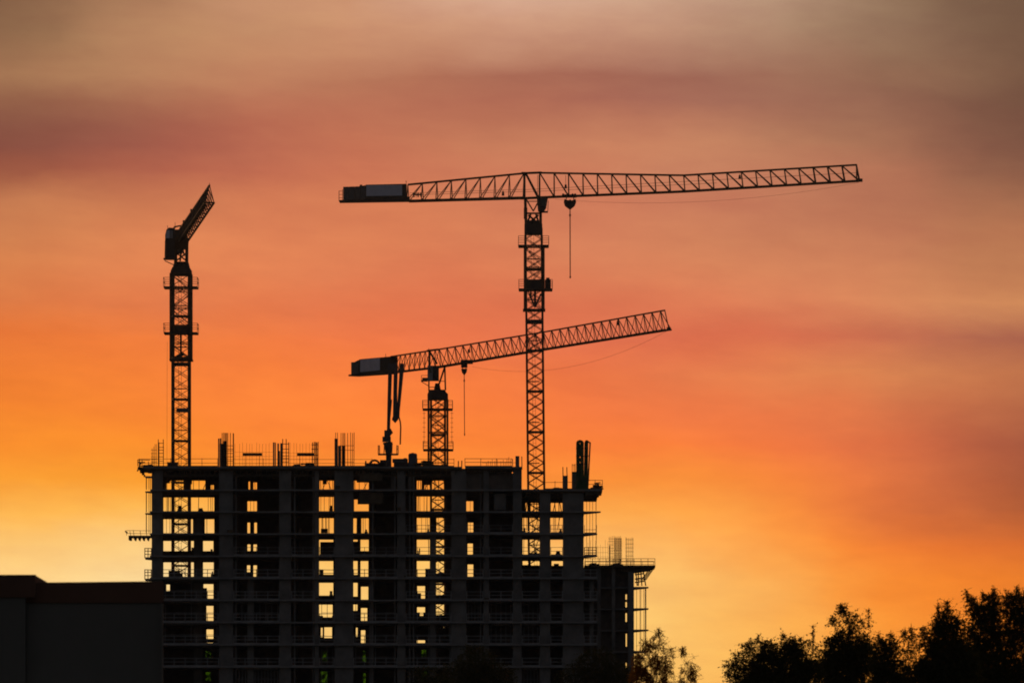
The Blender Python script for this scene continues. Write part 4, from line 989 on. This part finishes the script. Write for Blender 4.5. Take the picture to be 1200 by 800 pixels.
def tree(label, lobes, Y, size=.10, stem=None, leafm='leaf', group='trees at the lower right', lower=True, spikes=(), droop=.5, gap=-.33):
    cx = sum(l[0]*l[2] for l in lobes)/sum(l[2] for l in lobes) if stem is None else stem
    base = Vector((X(cx, Y), Y, 0))
    o = thing('tree', label, 'tree', base, group)
    topz = max(P(l[0], l[1], Y).z for l in lobes)
    mb = MB(); prevp = base; zt = topz-1.6; n = 9; R0 = .012*topz+.06; pp_ = []
    for i in range(1, n+1):
        z = zt*i/n; p = Vector((base.x+math.sin(i*1.7+cx)*.16*(i/n), Y+math.cos(i*2.1)*.12, z))
        mb.bar(prevp, p, R0*(1-.88*(i-1)/n), R0*(1-.88*i/n), 8); pp_.append(p); prevp = p
    mb.build('trunk', M['bark'], o, True)
    mb = MB()
    def limb(a, b_, r, k=5, kids=5):
        pv = a; dd = b_-a
        for i in range(1, k+1):
            t = i/k; p = a+dd*t+Vector((uni(-1,1),uni(-1,1),0))*dd.length*.04+Vector((0,0,math.sin(t*math.pi)*dd.length*.06))
            mb.bar(pv, p, r*(1-.8*(i-1)/k), r*(1-.8*i/k), 5)
            if i >= 2:
                for _ in range(kids):
                    e = p+Vector((uni(-1,1),uni(-1,1),uni(-.5,.8)))*min(.4, dd.length*.2)
                    mb.bar(p, e, r*.22, .006, 4)
            pv = p
    for (lx, ly, rx, ry, den) in lobes:
        if ly > 808: continue
        c = P(lx, ly, Y); zz = max(1.5, c.z-max(.8, abs(c.x-base.x)*1.1+.6)); i = min(n-1, int(zz/zt*n)); a = pp_[max(0,i-1)] if i else pp_[0]
        limb(a, c+Vector((0,0,ry*Y/F*.35)), max(.02, .03*(rx/18)), 6)
    for (sx, sy0, sy1) in spikes:
        a, b_ = P(sx, sy0, Y), P(sx+uni(-1.5,1.5), sy1, Y); l0 = min(lobes, key=lambda l: abs(l[0]-sx)+abs(l[1]-sy0)); mb.bar(P(l0[0], l0[1], Y), a, .02, .012, 4); mb.bar(a, b_, .012, .004, 4)
    low = []
    if lower:
        for k in range(7):
            z = topz*uni(.38,.78); r = topz*.10
            c = Vector((base.x+uni(-1,1)*topz*.07, Y+uni(-1,1)*topz*.07, z))
            low.append((600+c.x*F/Y, HY-(z-CZ)*F/Y, r*F/Y, r*F/Y*1.1, .10))
            limb(pp_[max(0,int(z/zt*n)-2)], c, .05, 5, 3)
    mb.build('limbs', M['bark'], o)
    v, f = [], []
    leaf_cloud(lobes, Y, size, v, f, droop, gap)
    ymin = 812
    leaf_cloud([l for l in low if l[1] > ymin+l[3]*.9], Y, size*1.5, v, f, droop)
    for (sx, sy0, sy1) in spikes:
        leaf_cloud([(sx, sy0+(sy1-sy0)*t, 2.0*(1-t*.6), 3.0, .22) for t in (.1,.3,.5,.7,.9)], Y, size*.75, v, f, droop, -9)
    m = MB(); m.v = v; m.f = f; m.build('crown', M[leafm], o)
    return o
tree('round-topped birch with a thin leader, first dark tree right of the sky gap', [(858,786,7,20,.55),(866,778,8,14,.7),(880,762,11,13,.45),(899,763,14,15,1.1),(896,785,24,20,.8),(924,758,13,11,.9),(935,756,13,10,.8),(930,780,24,22,1.3),(952,768,8,20,.35),(884,792,22,16,.8),(946,790,16,18,.8),(905,806,50,18,1.2)], 340, .125, spikes=((953,752,731),(889,752,744),(918,748,743)))
tree('tall loose-topped birch with a bent leafy tip, centre of the dark tree group', [(984,712,6,5,.5),(990,718,7,6,.5),(976,729,7,5,.45),(1000,731,13,12,.55),(988,745,10,8,.8),(976,752,9,8,1.0),(1010,752,12,10,.9),(993,764,24,16,1.4),(985,786,30,22,1.5),(1014,775,16,20,1.2),(968,778,11,18,.8),(995,812,48,18,1.2)], 350, .125, stem=998, spikes=((1018,735,712),(985,715,708)))
tree('small dark birch with a flat crown right beside the tall loose-topped one', [(1034,758,10,9,.9),(1046,756,7,9,.8),(1036,778,15,18,1.3),(1040,800,20,18,1.2)], 330, .13, spikes=((1030,752,742),(1044,750,742)))
tree('thin sparse young birch filling the notch before the big right trees', [(1064,747,9,10,.28),(1070,758,8,10,.3),(1058,770,8,14,.3),(1064,785,14,14,.7),(1060,804,18,14,.9)], 345, .125, stem=1066, spikes=((1068,742,735),(1060,745,739)))
tree('broad dark birch with an upright left shoulder, left of the tallest crown', [(1084,750,6,12,.6),(1092,763,9,12,.9),(1099,732,6,10,.6),(1108,722,10,11,.6),(1106,738,14,12,.95),(1122,730,11,11,.8),(1112,758,22,18,1.2),(1100,785,26,20,1.5),(1128,780,16,24,1.3),(1118,795,30,20,1.2),(1084,790,16,20,1.0),(1110,812,42,18,1.2)], 330, .13, stem=1110, spikes=((1099,720,705),(1110,714,704),(1082,742,735)))
tree('highest dark birch, its ragged crown cut by the right edge of the photo', [(1138,707,8,10,.7),(1146,716,12,9,.9),(1163,704,11,9,1.0),(1160,720,18,13,1.2),(1182,704,10,10,.7),(1196,703,10,12,.9),(1190,722,14,14,1.0),(1150,742,20,16,1.2),(1176,742,20,12,.9),(1196,750,13,18,.8),(1146,770,18,16,.9),(1152,796,22,14,1.5),(1180,790,12,24,.7),(1200,785,12,24,1.3),(1166,768,26,22,1.0),(1172,796,30,20,1.3),(1215,730,20,30,.9),(1170,816,50,18,1.2)], 345, .125, stem=1170, spikes=((1133,700,692),(1165,696,690),(1152,700,694),(1192,695,688)))
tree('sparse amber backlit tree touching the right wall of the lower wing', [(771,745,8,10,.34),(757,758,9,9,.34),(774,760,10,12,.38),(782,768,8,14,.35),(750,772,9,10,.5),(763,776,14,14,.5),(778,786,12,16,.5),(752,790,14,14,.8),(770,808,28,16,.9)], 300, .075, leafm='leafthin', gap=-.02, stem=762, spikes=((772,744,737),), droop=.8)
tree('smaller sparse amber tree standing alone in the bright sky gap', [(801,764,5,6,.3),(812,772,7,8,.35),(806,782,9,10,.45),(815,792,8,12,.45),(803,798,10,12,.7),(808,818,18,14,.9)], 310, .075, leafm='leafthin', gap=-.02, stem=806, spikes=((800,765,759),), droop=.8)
tree('dark leafy tree barely visible before the lowest storeys at the centre', [(560,778,26,22,.7),(545,792,30,20,.9),(575,795,30,20,.9),(560,815,55,20,.9)], 700, .20, group='dim trees before the building')
tree('dim bushy tree low before the foot of the right wing', [(700,778,28,20,.7),(680,792,26,18,.8),(722,795,24,22,.9),(700,815,50,20,.9)], 720, .20, group='dim trees before the building')
tree('low dim tree before the building below the placing boom', [(497,792,16,14,.6),(510,805,28,16,.8)], 690, .20, group='dim trees before the building')

# ------------------------------------------------------------------ thin dusk air over the site
hz = bpy.data.materials.new('thin_haze'); hz.use_nodes = True
hn = hz.node_tree; hn.nodes.remove(hn.nodes['Principled BSDF'])
pv = hn.nodes.new('ShaderNodeVolumePrincipled'); pv.inputs['Color'].default_value = (0.9,0.88,0.9,1)
pv.inputs['Density'].default_value = 0.00003; pv.inputs['Anisotropy'].default_value = 0.3
hn.links.new(pv.outputs[0], hn.nodes['Material Output'].inputs['Volume'])
mb = MB(); mb.box(-450, 450, -60, 1150, -1.5, 125); tag(mb.build('haze', hz), kind='stuff')

# ------------------------------------------------------------------ camera and render settings
cam = bpy.data.cameras.new('camera'); co = bpy.data.objects.new('camera', cam); col.objects.link(co)
co.location = (0, 0, CZ); co.rotation_euler = (math.radians(90), 0, 0)
cam.sensor_width = 36; cam.lens = 36*F/1200; cam.shift_y = (HY-400)/1200
cam.clip_start = 1; cam.clip_end = 60000
cam.dof.use_dof = True; cam.dof.focus_distance = 1000; cam.dof.aperture_fstop = 4.5
scene.camera = co
scene.render.engine = 'CYCLES'
scene.view_settings.view_transform = 'Standard'; scene.view_settings.look = 'None'
scene.view_settings.exposure = 0; scene.view_settings.gamma = 1
scene.cycles.filter_width = 1.9
scene.cycles.transparent_max_bounces = 16
